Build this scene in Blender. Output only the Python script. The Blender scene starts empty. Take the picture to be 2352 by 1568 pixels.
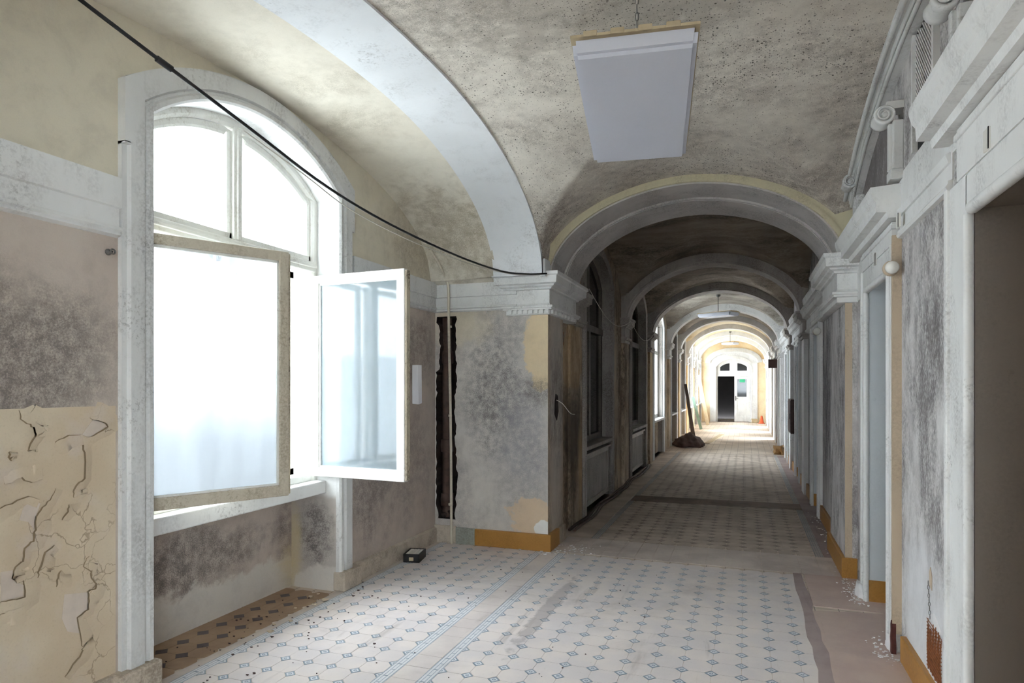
import bpy, bmesh, math, random
from mathutils import Matrix, Vector
R = random.Random(7)
scn = bpy.context.scene
COL = scn.collection
PI = math.pi

# ------------------------------------------------------------------ camera, sky, exposure
cam_d = bpy.data.cameras.new('camera'); cam = bpy.data.objects.new('camera', cam_d); COL.objects.link(cam)
YAW = .345474
cam.location = (0, 0, 1.6); cam.rotation_euler = (PI/2, 0, YAW)
cam_d.sensor_width = 36; cam_d.lens = 36*1484.63/2352; cam_d.shift_y = 102/2352
cam_d.clip_start = .05; cam_d.clip_end = 300
scn.camera = cam
world = bpy.data.worlds.new('sky'); scn.world = world; world.use_nodes = True
bgn = world.node_tree.nodes['Background']
bgn.inputs['Color'].default_value = (.90, .945, 1.0, 1); bgn.inputs['Strength'].default_value = 9.0
vs = scn.view_settings
vs.view_transform = 'Standard'; vs.look = 'None'; vs.gamma = 1; vs.use_curve_mapping = False; vs.exposure = 1.45
scn.cycles.max_bounces = 9; scn.cycles.diffuse_bounces = 6; scn.cycles.glossy_bounces = 2; scn.cycles.transmission_bounces = 4; scn.cycles.transparent_max_bounces = 10
scn.cycles.use_denoising = True; scn.cycles.use_adaptive_sampling = True; scn.cycles.adaptive_threshold = .025
scn.cycles.caustics_reflective = False; scn.cycles.caustics_refractive = False

# ------------------------------------------------------------------ helpers
def S(r, g, b):
    f = lambda c: (c/255)/12.92 if c/255 <= .04045 else (((c/255)+.055)/1.055)**2.4
    return (f(r), f(g), f(b), 1)

def tag(o, label=None, cat=None, group=None, kind=None):
    if label: o['label'] = label
    if cat: o['category'] = cat
    if group: o['group'] = group
    if kind: o['kind'] = kind
    return o

def thing(name, loc, label, cat, group=None, kind=None):
    o = bpy.data.objects.new(name, None); COL.objects.link(o); o.location = loc
    o.empty_display_size = .05
    return tag(o, label, cat, group, kind)

class B:
    """collects geometry in world space and links it as one mesh object"""
    def __init__(s): s.v = []; s.f = []; s.mi = []; s.uv = None; s.sm = []
    def add(s, vs, fs, mi=0, sm=False):
        n = len(s.v); s.v += [tuple(p) for p in vs]
        for f in fs: s.f.append(tuple(i+n for i in f)); s.mi.append(mi); s.sm.append(sm)
        return s
    def box(s, x0, x1, y0, y1, z0, z1, mi=0):
        v = [(x0,y0,z0),(x1,y0,z0),(x1,y1,z0),(x0,y1,z0),(x0,y0,z1),(x1,y0,z1),(x1,y1,z1),(x0,y1,z1)]
        return s.add(v, [(0,3,2,1),(4,5,6,7),(0,1,5,4),(1,2,6,5),(2,3,7,6),(3,0,4,7)], mi)
    def bevbox(s, x0, x1, y0, y1, z0, z1, b=.004, mi=0):
        bm = bmesh.new(); bmesh.ops.create_cube(bm, size=1)
        for q in bm.verts: q.co = Vector(((x0+x1)/2+q.co.x*(x1-x0), (y0+y1)/2+q.co.y*(y1-y0), (z0+z1)/2+q.co.z*(z1-z0)))
        bmesh.ops.bevel(bm, geom=bm.edges[:], offset=b, segments=2, affect='EDGES', profile=.5)
        return s.bm(bm, mi)
    def bm(s, bm, mi=0, sm=False, mat=None):
        bm.verts.index_update()
        s.add([(mat @ q.co) if mat else q.co.copy() for q in bm.verts], [[q.index for q in f.verts] for f in bm.faces], mi, sm); bm.free(); return s
    def prism(s, poly, to3, t0, t1, mi=0):
        n = len(poly)
        v = [to3(a, b, t0) for a, b in poly] + [to3(a, b, t1) for a, b in poly]
        return s.add(v, [tuple(range(n))[::-1], tuple(range(n, 2*n))] + [(i, (i+1) % n, n+(i+1) % n, n+i) for i in range(n)], mi)
    def extr(s, prof, p0, p1, U, V, mi=0, sm=False):
        """closed profile [(u,v)] swept straight from p0 to p1"""
        p0, p1, U, V = map(Vector, (p0, p1, U, V)); n = len(prof)
        v = [p0+U*a+V*b for a, b in prof] + [p1+U*a+V*b for a, b in prof]
        return s.add(v, [tuple(range(n))[::-1], tuple(range(n, 2*n))] + [(i, (i+1) % n, n+(i+1) % n, n+i) for i in range(n)], mi, sm)
    def sweep2(s, path, prof, to3, mi=0, sm=False, closed=False, caps=True):
        """closed profile [(o,p)]: o along the path's left normal, p out of its plane"""
        m = len(path); n = len(prof); vs_ = []
        for i in range(m):
            if closed: a, c = path[i-1], path[(i+1) % m]
            else: a, c = path[max(i-1, 0)], path[min(i+1, m-1)]
            dx, dy = c[0]-a[0], c[1]-a[1]; L = math.hypot(dx, dy) or 1
            nx, ny = -dy/L, dx/L
            vs_ += [to3(path[i][0]+nx*o, path[i][1]+ny*o, p) for o, p in prof]
        fs = []
        for i in range(m if closed else m-1):
            for j in range(n):
                fs.append((i*n+j, i*n+(j+1) % n, ((i+1) % m)*n+(j+1) % n, ((i+1) % m)*n+j))
        if caps and not closed: fs += [tuple(range(n))[::-1], tuple(range((m-1)*n, m*n))]
        return s.add(vs_, fs, mi, sm)
    def rings(s, rect, prof, mi=0):
        """mitred moulding round a rectangle: prof [(projection, z)] from bottom to top"""
        x0, x1, y0, y1 = rect; v = []
        for p, z in prof: v += [(x0-p, y0-p, z), (x1+p, y0-p, z), (x1+p, y1+p, z), (x0-p, y1+p, z)]
        k = len(prof); f = [(3, 2, 1, 0), (4*k-4, 4*k-3, 4*k-2, 4*k-1)]
        for i in range(k-1):
            for j in range(4): f.append((i*4+j, i*4+(j+1) % 4, i*4+4+(j+1) % 4, i*4+4+j))
        return s.add(v, f, mi)
    def tube(s, pts, r, n=8, mi=0, caps=True, rs=None):
        P = [Vector(p) for p in pts]; m = len(P); v = []
        prev = None
        for i in range(m):
            d = (P[min(i+1, m-1)]-P[max(i-1, 0)]).normalized()
            if prev is None:
                u = d.orthogonal().normalized()
            else:
                u = (prev-d*prev.dot(d)); u = u.normalized() if u.length > 1e-6 else d.orthogonal().normalized()
            prev = u; w = d.cross(u); rr = rs[i] if rs else r
            v += [P[i]+u*rr*math.cos(2*PI*k/n)+w*rr*math.sin(2*PI*k/n) for k in range(n)]
        f = [(i*n+k, i*n+(k+1) % n, (i+1)*n+(k+1) % n, (i+1)*n+k) for i in range(m-1) for k in range(n)]
        s.add(v, f, mi, True)
        if caps: s.add(v[:n], [tuple(range(n))[::-1]], mi); s.add(v[-n:], [tuple(range(n))], mi)
        return s
    def lathe(s, prof, origin, axis='Z', n=20, mi=0, sm=True):
        """prof [(r, h)]"""
        o = Vector(origin); v = []
        for r, h in prof:
            for k in range(n):
                c, d = r*math.cos(2*PI*k/n), r*math.sin(2*PI*k/n)
                v.append(o+Vector({'Z': (c, d, h), 'Y': (d, h, c), 'X': (h, c, d)}[axis]))
        m = len(prof)
        return s.add(v, [(i*n+k, i*n+(k+1) % n, (i+1)*n+(k+1) % n, (i+1)*n+k) for i in range(m-1) for k in range(n)], mi, sm)
    def grid(s, fn, nu, nv, mi=0, sm=True):
        v = [fn(i/nu, j/nv) for i in range(nu+1) for j in range(nv+1)]
        return s.add(v, [(i*(nv+1)+j, (i+1)*(nv+1)+j, (i+1)*(nv+1)+j+1, i*(nv+1)+j+1) for i in range(nu) for j in range(nv)], mi, sm)
    def build(s, name, mats, parent=None, label=None, cat=None, group=None, kind=None):
        me = bpy.data.meshes.new(name); me.from_pydata(s.v, [], s.f)
        if not isinstance(mats, (list, tuple)): mats = [mats]
        for m in mats: me.materials.append(m)
        if len(mats) > 1: me.polygons.foreach_set('material_index', s.mi)
        me.polygons.foreach_set('use_smooth', s.sm)
        bm = bmesh.new(); bm.from_mesh(me); bmesh.ops.recalc_face_normals(bm, faces=bm.faces); bm.to_mesh(me); bm.free()
        me.update()
        o = bpy.data.objects.new(name, me); COL.objects.link(o)
        if parent:
            o.parent = parent
            if parent.type == 'EMPTY': o.matrix_parent_inverse = Matrix.Translation(parent.location).inverted()
        return tag(o, label, cat, group, kind)

def struct(b, name, mats, label, cat='wall', parent=None):
    return b.build(name, mats, parent, label, cat, None, 'structure')

# ------------------------------------------------------------------ materials
class NT:
    def __init__(s, name):
        s.m = bpy.data.materials.new(name); s.m.use_nodes = True; s.t = s.m.node_tree
        s.n = s.t.nodes; s.n.clear(); s.out = s.n.new('ShaderNodeOutputMaterial')
        s.geo = s.n.new('ShaderNodeNewGeometry'); s.pos = s.geo.outputs['Position']
    def new(s, t, **kw):
        nd = s.n.new(t)
        for k, v in kw.items(): setattr(nd, k, v)
        return nd
    def lk(s, a, b):
        if isinstance(a, (int, float)): b.default_value = a
        elif isinstance(a, tuple): b.default_value = a if len(b.default_value) == len(a) else a[:len(b.default_value)]
        else: s.t.links.new(a, b)
    def noise(s, scale, detail=4, rough=.55, vec=None, dist=0):
        nd = s.new('ShaderNodeTexNoise'); nd.inputs['Scale'].default_value = scale; nd.inputs['Detail'].default_value = detail
        nd.inputs['Roughness'].default_value = rough; nd.inputs['Distortion'].default_value = dist
        s.lk(vec if vec is not None else s.pos, nd.inputs['Vector']); return nd.outputs['Fac']
    def math(s, op, a, b=0., c=0.):
        nd = s.new('ShaderNodeMath', operation=op); s.lk(a, nd.inputs[0]); s.lk(b, nd.inputs[1]); s.lk(c, nd.inputs[2]); return nd.outputs[0]
    def vmath(s, op, a, b):
        nd = s.new('ShaderNodeVectorMath', operation=op); s.lk(a, nd.inputs[0]); s.lk(b, nd.inputs[1])
        return nd.outputs['Value'] if op in ('LENGTH', 'DOT_PRODUCT') else nd.outputs['Vector']
    def sstep(s, x, a, b):
        nd = s.new('ShaderNodeMapRange', interpolation_type='SMOOTHSTEP'); s.lk(x, nd.inputs['Value'])
        nd.inputs['From Min'].default_value = a; nd.inputs['From Max'].default_value = b; return nd.outputs['Result']
    def mix(s, f, a, b):
        nd = s.new('ShaderNodeMix', data_type='RGBA'); s.lk(f, nd.inputs['Factor']); s.lk(a, nd.inputs[6]); s.lk(b, nd.inputs[7]); return nd.outputs[2]
    def scaled(s, sc, vec=None): return s.vmath('MULTIPLY', vec if vec is not None else s.pos, sc)
    def sep(s, vec=None):
        nd = s.new('ShaderNodeSeparateXYZ'); s.lk(vec if vec is not None else s.pos, nd.inputs[0]); return nd.outputs
    def blob(s, c, r):
        """1 at c falling to 0 at the ellipsoid r, below 0 outside"""
        d = s.vmath('LENGTH', s.vmath('DIVIDE', s.vmath('SUBTRACT', s.pos, tuple(c)), tuple(r)), (0, 0, 0))
        return s.math('SUBTRACT', 1., d)
    def done(s, col, rough=.85, bump=None, strength=.3, dist=.01, spec=.3, metal=0.):
        p = s.new('ShaderNodeBsdfPrincipled'); s.lk(col, p.inputs['Base Color']); s.lk(rough, p.inputs['Roughness'])
        p.inputs['Specular IOR Level'].default_value = spec; p.inputs['Metallic'].default_value = metal
        if bump is not None:
            bn = s.new('ShaderNodeBump'); s.lk(bump, bn.inputs['Height']); bn.inputs['Strength'].default_value = strength; bn.inputs['Distance'].default_value = dist
            s.t.links.new(bn.outputs[0], p.inputs['Normal'])
        s.t.links.new(p.outputs[0], s.out.inputs['Surface']); return s.m

def plaster(name, base, alt, mould=S(92, 86, 82), cover=.55, mscale=1.1, fine=55, stretch=(1, 1, 1), amount=.75, dots=0., layers=(), rough=.9, bump=.35, soft=.16, fine_c=(.36, .6)):
    k = NT(name)
    n_big = k.noise(.9, 5, .6); col = k.mix(k.sstep(n_big, .38, .62), base, alt)
    vec = k.scaled(stretch)
    n1 = k.noise(mscale, 6, .62, vec, .4); speck = lambda f_: k.math('MULTIPLY_ADD', k.noise(f_*1.7, 5, .75, vec), .58, k.math('MULTIPLY', k.noise(f_*.2, 5, .65, vec), .42)); n2 = speck(fine)
    m = k.math('MULTIPLY', k.sstep(n1, cover-soft, cover+soft), k.sstep(n2, *fine_c))
    col = k.mix(k.math('MULTIPLY', m, amount), col, mould)
    cache = {}
    for L in layers:   # stains and patches with a shape of their own
        q = 3. if L.get('ns', 3.) < 4.5 else 6.
        if q not in cache: cache[q] = k.noise(q, 6, .65, None, .3)
        e = cache[q]
        f = k.math('MULTIPLY_ADD', k.math('SUBTRACT', e, .5), L.get('amt', 1.2), k.blob(L['c'], L['r']))
        f = k.sstep(f, 0., L.get('edge', .7))
        if L.get('spk'): f = k.math('MULTIPLY', f, k.sstep(n2, *L.get('fc', fine_c)))
        col = k.mix(k.math('MULTIPLY', f, L.get('s', .9)), col, L['col'])
    if dots:
        dens = k.math('MULTIPLY_ADD', k.sstep(k.noise(1.1, 4), .35, .65), .45, .55)
        for sc, th in ((42, .36), (85, .46)):
            vo = k.new('ShaderNodeTexVoronoi', feature='F1'); vo.inputs['Scale'].default_value = sc; k.lk(k.pos, vo.inputs['Vector'])
            rn = k.math('MULTIPLY', k.math('POWER', k.sep(vo.outputs['Color'])[0], 2.2), th)
            d = k.sstep(k.math('SUBTRACT', k.math('MULTIPLY', rn, dens), vo.outputs['Distance']), -.02, .05)
            col = k.mix(k.math('MULTIPLY', d, dots), col, S(66, 60, 54))
    md = k.noise(5, 6, .72, vec, .3); col = k.mix(k.math('MULTIPLY', k.sstep(md, .42, .72), .28), col, k.mix(.55, col, mould))
    gr = k.noise(180, 3, .6); col = k.mix(k.sstep(gr, .55, .8), col, k.mix(.12, col, (0, 0, 0, 1)))
    h = k.math('MULTIPLY_ADD', k.noise(7, 5, .6), .6, k.math('MULTIPLY', k.noise(90, 3), .12))
    return k.done(col, rough, h, bump, .012)

def paint(name, base, dirt=S(120, 112, 105), amount=.5, cover=.6, rough=.6, scale=5., bump=.15, stretch=(1, 1, .35), chip=None, chipc=.68):
    k = NT(name); vec = k.scaled(stretch)
    n1 = k.noise(scale, 6, .65, vec, .3); n2 = k.noise(70, 3, .6)
    m = k.math('MULTIPLY', k.sstep(n1, cover-.15, cover+.15), k.sstep(n2, .3, .7))
    col = k.mix(k.math('MULTIPLY', m, amount), base, dirt)
    col = k.mix(k.math('MULTIPLY', k.sstep(k.noise(1.7, 4), .4, .7), .25), col, k.mix(.5, base, dirt))
    m2 = k.math('MULTIPLY', k.sstep(k.noise(2.2, 5, .6), .5, .66), k.sstep(k.noise(42, 6, .75), .5, .62))
    col = k.mix(k.math('MULTIPLY', m2, min(.6, amount)), col, dirt)
    if chip: col = k.mix(k.sstep(k.noise(11, 6, .7), chipc, chipc+.02), col, chip)
    return k.done(col, rough, k.noise(30, 4), bump, .006, .4)

def flat(name, c, rough=.6, metal=0., spec=.4, var=.15, scale=20):
    k = NT(name); d = tuple(x*.55 for x in c[:3])+(1,)
    return k.done(k.mix(k.math('MULTIPLY', k.sstep(k.noise(scale, 4), .4, .75), var), c, d), rough, None, spec=spec, metal=metal)

def glass(name, film, tint=(.92, .95, .96, 1), gloss=.10, haze_scale=2.5, film_col=(.82, .85, .88, 1), z0=None, z1=None, f_top=None):
    """window pane: clear glass with a film of dust that scatters light, heavier below z0..z1 when given"""
    k = NT(name)
    tr = k.new('ShaderNodeBsdfTransparent'); tr.inputs['Color'].default_value = tint
    tl = k.new('ShaderNodeBsdfTranslucent'); tl.inputs['Color'].default_value = film_col
    df = k.new('ShaderNodeBsdfDiffuse'); df.inputs['Color'].default_value = film_col
    gl = k.new('ShaderNodeBsdfGlossy'); gl.inputs['Roughness'].default_value = .06
    m1 = k.new('ShaderNodeMixShader'); m1.inputs[0].default_value = .35; k.t.links.new(tl.outputs[0], m1.inputs[1]); k.t.links.new(df.outputs[0], m1.inputs[2])
    fac = k.math('MULTIPLY', k.math('MULTIPLY_ADD', k.noise(haze_scale, 5, .6, k.scaled((1, 4, .5))), .6, .7), film)
    if z0 is not None:
        fac = k.math('ADD', fac, k.math('MULTIPLY', k.sstep(k.math('MULTIPLY_ADD', k.noise(1.5, 3), .3, k.sep()[2]), z1, z0), f_top))
    fac = k.math('MINIMUM', fac, .985)
    m2 = k.new('ShaderNodeMixShader'); k.lk(fac, m2.inputs[0]); k.t.links.new(tr.outputs[0], m2.inputs[1]); k.t.links.new(m1.outputs[0], m2.inputs[2])
    lw = k.new('ShaderNodeLayerWeight'); fz = k.math('MULTIPLY_ADD', k.math('POWER', lw.outputs['Facing'], 4.), .5, .04)
    m3 = k.new('ShaderNodeMixShader'); k.lk(k.math('MULTIPLY', fz, gloss*10), m3.inputs[0]); k.t.links.new(m2.outputs[0], m3.inputs[1]); k.t.links.new(gl.outputs[0], m3.inputs[2])
    k.t.links.new(m3.outputs[0], k.out.inputs['Surface']); return k.m

MOULD = S(96, 90, 88)
M = {}
M['ceil_near'] = plaster('vault_plaster', S(228, 221, 209), S(214, 207, 195), S(124, 114, 104), .48, 1.5, 70, amount=.7, dots=.85, layers=[
    dict(c=(-.5, 3.0, 3.6), r=(1.2, .9, .6), col=S(150, 142, 130), ns=7, amt=2.2, edge=.3, s=.35),
    dict(c=(.3, 6.0, 3.1), r=(1.0, 1.2, .8), col=S(128, 116, 108), spk=True, s=.5),
    dict(c=(-1.6, 5.6, 3.0), r=(.5, .6, .7), col=S(110, 98, 90), spk=True, s=.6)])
M['ceil_bay'] = plaster('window_bay_vault_plaster', S(226, 220, 206), S(218, 211, 196), S(140, 130, 110), .6, 1.8, 60, amount=.5, layers=[
    dict(c=(-2.6, 5.6, 3.0), r=(.7, .9, .7), col=S(152, 140, 116), ns=5, amt=1.6, spk=True, s=.7, fc=(.34, .6)),
    dict(c=(-2.7, .9, 3.2), r=(.8, 1.4, .8), col=S(170, 165, 145), ns=4, amt=1.4, s=.4)])
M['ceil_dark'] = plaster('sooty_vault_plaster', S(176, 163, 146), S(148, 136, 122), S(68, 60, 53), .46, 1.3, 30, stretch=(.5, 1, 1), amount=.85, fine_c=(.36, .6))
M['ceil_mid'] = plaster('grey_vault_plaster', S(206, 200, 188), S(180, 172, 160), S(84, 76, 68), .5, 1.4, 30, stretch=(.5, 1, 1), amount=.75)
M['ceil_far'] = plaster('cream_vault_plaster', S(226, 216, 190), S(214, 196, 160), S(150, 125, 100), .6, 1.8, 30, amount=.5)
M['wall_win'] = plaster('window_wall_plaster', S(196, 184, 172), S(186, 172, 160), S(110, 101, 97), .6, 1.3, 75, amount=.7, layers=[
    dict(c=(-3, 3, 3.4), r=(9, 9, .78), col=S(214, 206, 186), ns=2, amt=.02, edge=.02, s=1.),          # cream limewash above the entablature
    dict(c=(-3, 5.6, 3.0), r=(.6, .8, .5), col=S(150, 138, 116), ns=5, amt=1.5, spk=True, s=.6),
    dict(c=(-3, 1.9, 1.75), r=(.5, .75, .5), col=S(104, 97, 94), ns=3, amt=1., spk=True, s=.85, fc=(.32, .6)),
    dict(c=(-3, 1.4, 2.1), r=(.5, .6, .5), col=S(120, 112, 106), ns=3, amt=1.2, spk=True, s=.7),
    dict(c=(-3.4, 3.3, .45), r=(.3, .9, .32), col=S(92, 86, 84), ns=3.5, amt=1.5, spk=True, s=.85),
    dict(c=(-3.2, 4.2, .45), r=(.4, .35, .4), col=S(96, 90, 90), ns=4, amt=1.5, spk=True, s=.85),
    dict(c=(-3, 4.7, .7), r=(.3, .5, .6), col=S(122, 113, 110), ns=4, amt=1.5, spk=True, s=.8), dict(c=(-3, 5.5, 2.0), r=(.3, .6, .5), col=S(112, 104, 100), ns=4, amt=1.6, spk=True, s=.75), dict(c=(-3, 5.4, .9), r=(.3, .7, .8), col=S(136, 127, 122), ns=4, amt=1.6, spk=True, s=.7),
    dict(c=(-3.4, 3.5, .02), r=(.5, 2.5, .26), col=S(206, 200, 190), ns=6, amt=1.3, edge=.2, s=.85),
    dict(c=(-3.2, 4.25, .15), r=(.5, .25, .3), col=S(200, 182, 140), ns=5, amt=1.2, s=.6)], soft=.1)
def dado_mat():
    k = NT('peeling_cream_oil_paint'); col = k.mix(k.sstep(k.noise(1.6, 5), .35, .65), S(212, 198, 174), S(200, 182, 156))
    col = k.mix(k.math('MULTIPLY', k.sstep(k.noise(4, 5, .6), .5, .7), .5), col, S(206, 194, 184))
    vo = k.new('ShaderNodeTexVoronoi', feature='DISTANCE_TO_EDGE'); vo.inputs['Scale'].default_value = 5.5
    nz = k.new('ShaderNodeTexNoise'); nz.inputs['Scale'].default_value = 6; nz.inputs['Detail'].default_value = 4; k.lk(k.pos, nz.inputs['Vector'])
    k.lk(k.vmath('ADD', k.pos, k.vmath('MULTIPLY', nz.outputs['Color'], (.25, .25, .25))), vo.inputs['Vector'])
    msk = k.sstep(k.noise(1.9, 3), .5, .6)
    cr = k.math('MULTIPLY', k.math('SUBTRACT', 1., k.sstep(vo.outputs['Distance'], .0, .018)), msk)
    col = k.mix(k.math('MULTIPLY', cr, .6), col, S(140, 120, 94))
    col = k.mix(k.math('MULTIPLY', k.sstep(k.noise(90, 4, .7), .5, .75), .18), col, S(150, 130, 106))
    return k.done(col, .55, k.math('SUBTRACT', k.noise(5, 4), cr), .35, .01)
M['dado'] = dado_mat()
M['crack_shade'] = flat('shadowed_undercoat', S(150, 132, 106), .9)
M['dado_under'] = flat('pale_undercoat', S(206, 192, 178), .8, var=.3, scale=9)
M['pier'] = plaster('pier_plaster', S(212, 205, 196), S(200, 194, 188), S(128, 123, 121), .5, 1.4, 75, amount=.6, layers=[
    dict(c=(-2.3, 6, 3.4), r=(9, 9, .78), col=S(214, 206, 188), ns=2, amt=.02, edge=.02, s=1.),
    dict(c=(-2.3, 6, 3.0), r=(.5, 1, .35), col=S(160, 150, 128), ns=6, amt=1.4, spk=True, s=.6),
    dict(c=(-2.35, 6, 1.55), r=(.42, .6, .95), col=S(104, 100, 99), ns=3, amt=1.1, spk=True, s=.8, fc=(.42, .6)),
    dict(c=(-2.05, 6, 1.1), r=(.35, .6, .7), col=S(150, 148, 152), ns=4, amt=1.2, spk=True, s=.7),
    dict(c=(-1.82, 6, 1.97), r=(.24, .6, .42), col=S(222, 200, 162), ns=6, amt=1.1, edge=.12, s=.85),
    dict(c=(-1.85, 6, 1.55), r=(.3, .5, .2), col=S(104, 99, 98), ns=6, amt=1.2, spk=True, s=.85),
    dict(c=(-2.75, 6, 2.25), r=(.5, .6, .3), col=S(214, 200, 172), ns=5, amt=1.2, s=.6),
    dict(c=(-1.95, 6, .3), r=(.26, .5, .22), col=S(220, 192, 158), ns=7, amt=1.6, edge=.15, s=.75),
    dict(c=(-1.83, 6, .22), r=(.1, .3, .08), col=S(236, 234, 230), ns=9, amt=1., edge=.06, s=.95)], soft=.12)
M['corr_left'] = plaster('damp_corridor_plaster', S(214, 198, 172), S(186, 168, 146), S(76, 64, 55), .46, 1.7, 35, stretch=(1, 1, .35), amount=.9, layers=[
    dict(c=(-1.8, 6.3, 1.5), r=(.4, .35, 2.2), col=S(190, 184, 176), ns=4, amt=.7, s=.8), dict(c=(-1.8, 6.3, 1.4), r=(.3, .4, .7), col=S(104, 98, 94), ns=5, amt=1.4, spk=True, s=.7),
    dict(c=(-1.85, 7.2, 1.95), r=(.3, .45, .4), col=S(186, 154, 114), ns=4, amt=1.1, edge=.15, s=.5),
    dict(c=(-1.85, 7.2, 1.0), r=(.3, .5, .75), col=S(66, 56, 48), ns=4, amt=1.2, s=.8),
    dict(c=(-1.85, 7.55, .6), r=(.3, .22, .7), col=S(186, 160, 122), ns=4, amt=1., s=.7),
    dict(c=(-1.85, 13.6, 1.5), r=(.4, .6, 1.4), col=S(190, 168, 132), ns=3, amt=1.1, s=.7),
    dict(c=(-1.85, 24, 1.5), r=(1, 8, 4), col=S(226, 196, 146), ns=2, amt=.8, s=.8)])
M['wall_right'] = plaster('right_wall_plaster', S(216, 214, 212), S(204, 200, 198), S(98, 92, 91), .47, 2.0, 50, stretch=(1, 1, .5), amount=.85, layers=[
    dict(c=(.9, 3.9, .35), r=(.3, .7, .6), col=S(222, 222, 224), ns=3, amt=1.0, s=.75),
    dict(c=(.9, 3.7, 1.85), r=(.3, .5, .45), col=S(104, 99, 98), ns=4, amt=1.1, spk=True, s=.75),
    dict(c=(.9, 8.0, 1.4), r=(.3, 1.2, 1.2), col=S(112, 110, 116), ns=4, amt=1.0, spk=True, s=.8),
    dict(c=(.9, 5.2, 3.1), r=(.2, .62, .6), col=S(118, 113, 112), ns=8, amt=.1, edge=.06, spk=True, s=.9, fc=(.2, .5)),
    dict(c=(.9, 12, 1.3), r=(.3, 2, 1.4), col=S(120, 112, 102), ns=4, amt=1.1, spk=True, s=.7)], soft=.12)
M['reveal_win'] = plaster('window_reveal_plaster', S(222, 222, 220), S(214, 213, 210), S(130, 124, 120), .58, 2.5, 60, amount=.5, layers=[
    dict(c=(-3.2, 3.4, .3), r=(2, 4, .48), col=S(186, 178, 170), ns=4, amt=.2, edge=.1, s=.9),
    dict(c=(-3.2, 4.3, .42), r=(.25, .3, .36), col=S(92, 86, 86), ns=5, amt=1.3, spk=True, s=.9),
    dict(c=(-3.4, 4.3, .3), r=(.12, .3, .5), col=S(206, 190, 150), ns=5, amt=1.2, s=.7),
    dict(c=(-3.1, 4.3, .05), r=(.3, .3, .16), col=S(212, 206, 198), ns=7, amt=1.2, edge=.2, s=.9)])
M['trim'] = paint('white_trim_paint', S(224, 224, 222), S(122, 118, 116), .5, .6, .6)
M['trim_dirty'] = paint('grimy_white_trim_paint', S(214, 214, 212), S(115, 111, 108), .55, .58, .65, 4, stretch=(1, 1, .3))
M['trim_grey'] = paint('grimy_shaded_trim_paint', S(172, 165, 158), S(92, 84, 78), .75, .48, .7, 4, stretch=(1, 1, .3))  # grimy trim, base darkened to carry the shade of the dark bays
M['arcade'] = paint('white_arch_limewash', S(222, 224, 226), S(150, 148, 146), .5, .64, .9, 5, .2, (1, 1, 1))
M['yellow_edge'] = paint('cream_arch_edge', S(206, 198, 168), S(120, 112, 96), .5, .55, .9)
M['amber'] = paint('amber_baseboard_paint', S(174, 126, 62), S(132, 92, 40), .5, .5, .45, 3, .1, (1, 1, 1), chip=S(226, 216, 200), chipc=.7)
M['mint'] = paint('mint_grey_base_paint', S(150, 154, 144), S(110, 105, 96), .6, .5, .7)
M['base_plaster'] = plaster('skirting_plaster', S(206, 194, 176), S(192, 180, 164), S(120, 106, 92), .52, 3, 40, amount=.7)
M['tan'] = paint('tan_edge_paint', S(196, 178, 154), S(150, 134, 116), .5, .55, .7)
M['reveal'] = paint('blue_grey_reveal_paint', S(200, 205, 208), S(160, 166, 170), .3, .6, .45, 3, .1)
M['reveal_shaded'] = paint('shaded_reveal_paint', S(122, 113, 103), S(92, 85, 77), .4, .55, .5, 3, .1)  # reveal paint with the nearest recess's shadow put into its colour
M['door'] = paint('grey_door_paint', S(186, 188, 188), S(120, 116, 112), .4, .6, .5)
M['sash'] = paint('white_window_paint', S(226, 226, 220), S(150, 138, 116), .45, .6, .5, 6, chip=S(120, 100, 78), chipc=.72)
M['sash_backlit'] = paint('worn_backlit_window_paint', S(196, 188, 170), S(130, 114, 90), .6, .5, .55, 5)  # worn paint, darkened to hold the backlit shade of the left casement
M['sash_edge'] = paint('worn_window_edge_paint', S(190, 180, 156), S(80, 66, 54), .8, .5, .6, 9, chip=S(70, 52, 42), chipc=.62)
M['frame_dark'] = paint('dark_window_frame_paint', S(120, 112, 104), S(60, 54, 50), .7, .48, .6)
M['pane_l'] = glass('dusty_pane', .42, film_col=(.46, .475, .49, 1), z0=1.35, z1=2.15, f_top=.55, haze_scale=1.2)
M['pane_r'] = glass('hazy_pane', .36, haze_scale=1.6, film_col=(.62, .71, .77, 1))
M['pane_up'] = glass('clear_pane', .1)
M['pane_dark'] = glass('grimy_dark_pane', .12, gloss=.14, film_col=(.3, .32, .34, 1), tint=(.35, .36, .38, 1))
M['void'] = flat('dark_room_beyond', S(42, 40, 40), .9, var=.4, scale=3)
M['soot'] = plaster('sooty_masonry', S(62, 48, 42), S(46, 36, 34), S(22, 18, 18), .45, 6, 30, amount=.9, bump=1.)
M['iron'] = flat('rusty_cast_iron', S(96, 76, 68), .7, .3, var=.8, scale=14)
M['brick'] = flat('bare_dark_brick', S(92, 52, 48), .9, var=.8, scale=30)
M['rust'] = flat('rusty_mesh', S(150, 92, 56), .8, .2, var=.8, scale=40)
M['steel'] = flat('grey_metal', S(120, 118, 114), .5, .5)
M['white_plastic'] = flat('white_porcelain', S(228, 226, 218), .25, var=.1)
M['lamp'] = flat('milky_acrylic', S(196, 198, 208), .35, spec=.5, var=.06, scale=2.5)
M['lamp_top'] = flat('yellowed_lamp_tray', S(186, 170, 140), .6, var=.3)
M['pipe'] = paint('cream_pipe_paint', S(206, 198, 180), S(140, 124, 108), .5, .55, .6, 6)
M['black'] = flat('black_rubber', S(28, 28, 30), .5, var=.2)
M['wire_w'] = flat('pale_wire', S(196, 192, 182), .6)
M['paper'] = flat('white_paper', S(250, 250, 255), .8, var=.03)
M['brown'] = flat('dark_brown_board', S(74, 56, 54), .8, var=.5)
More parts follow.
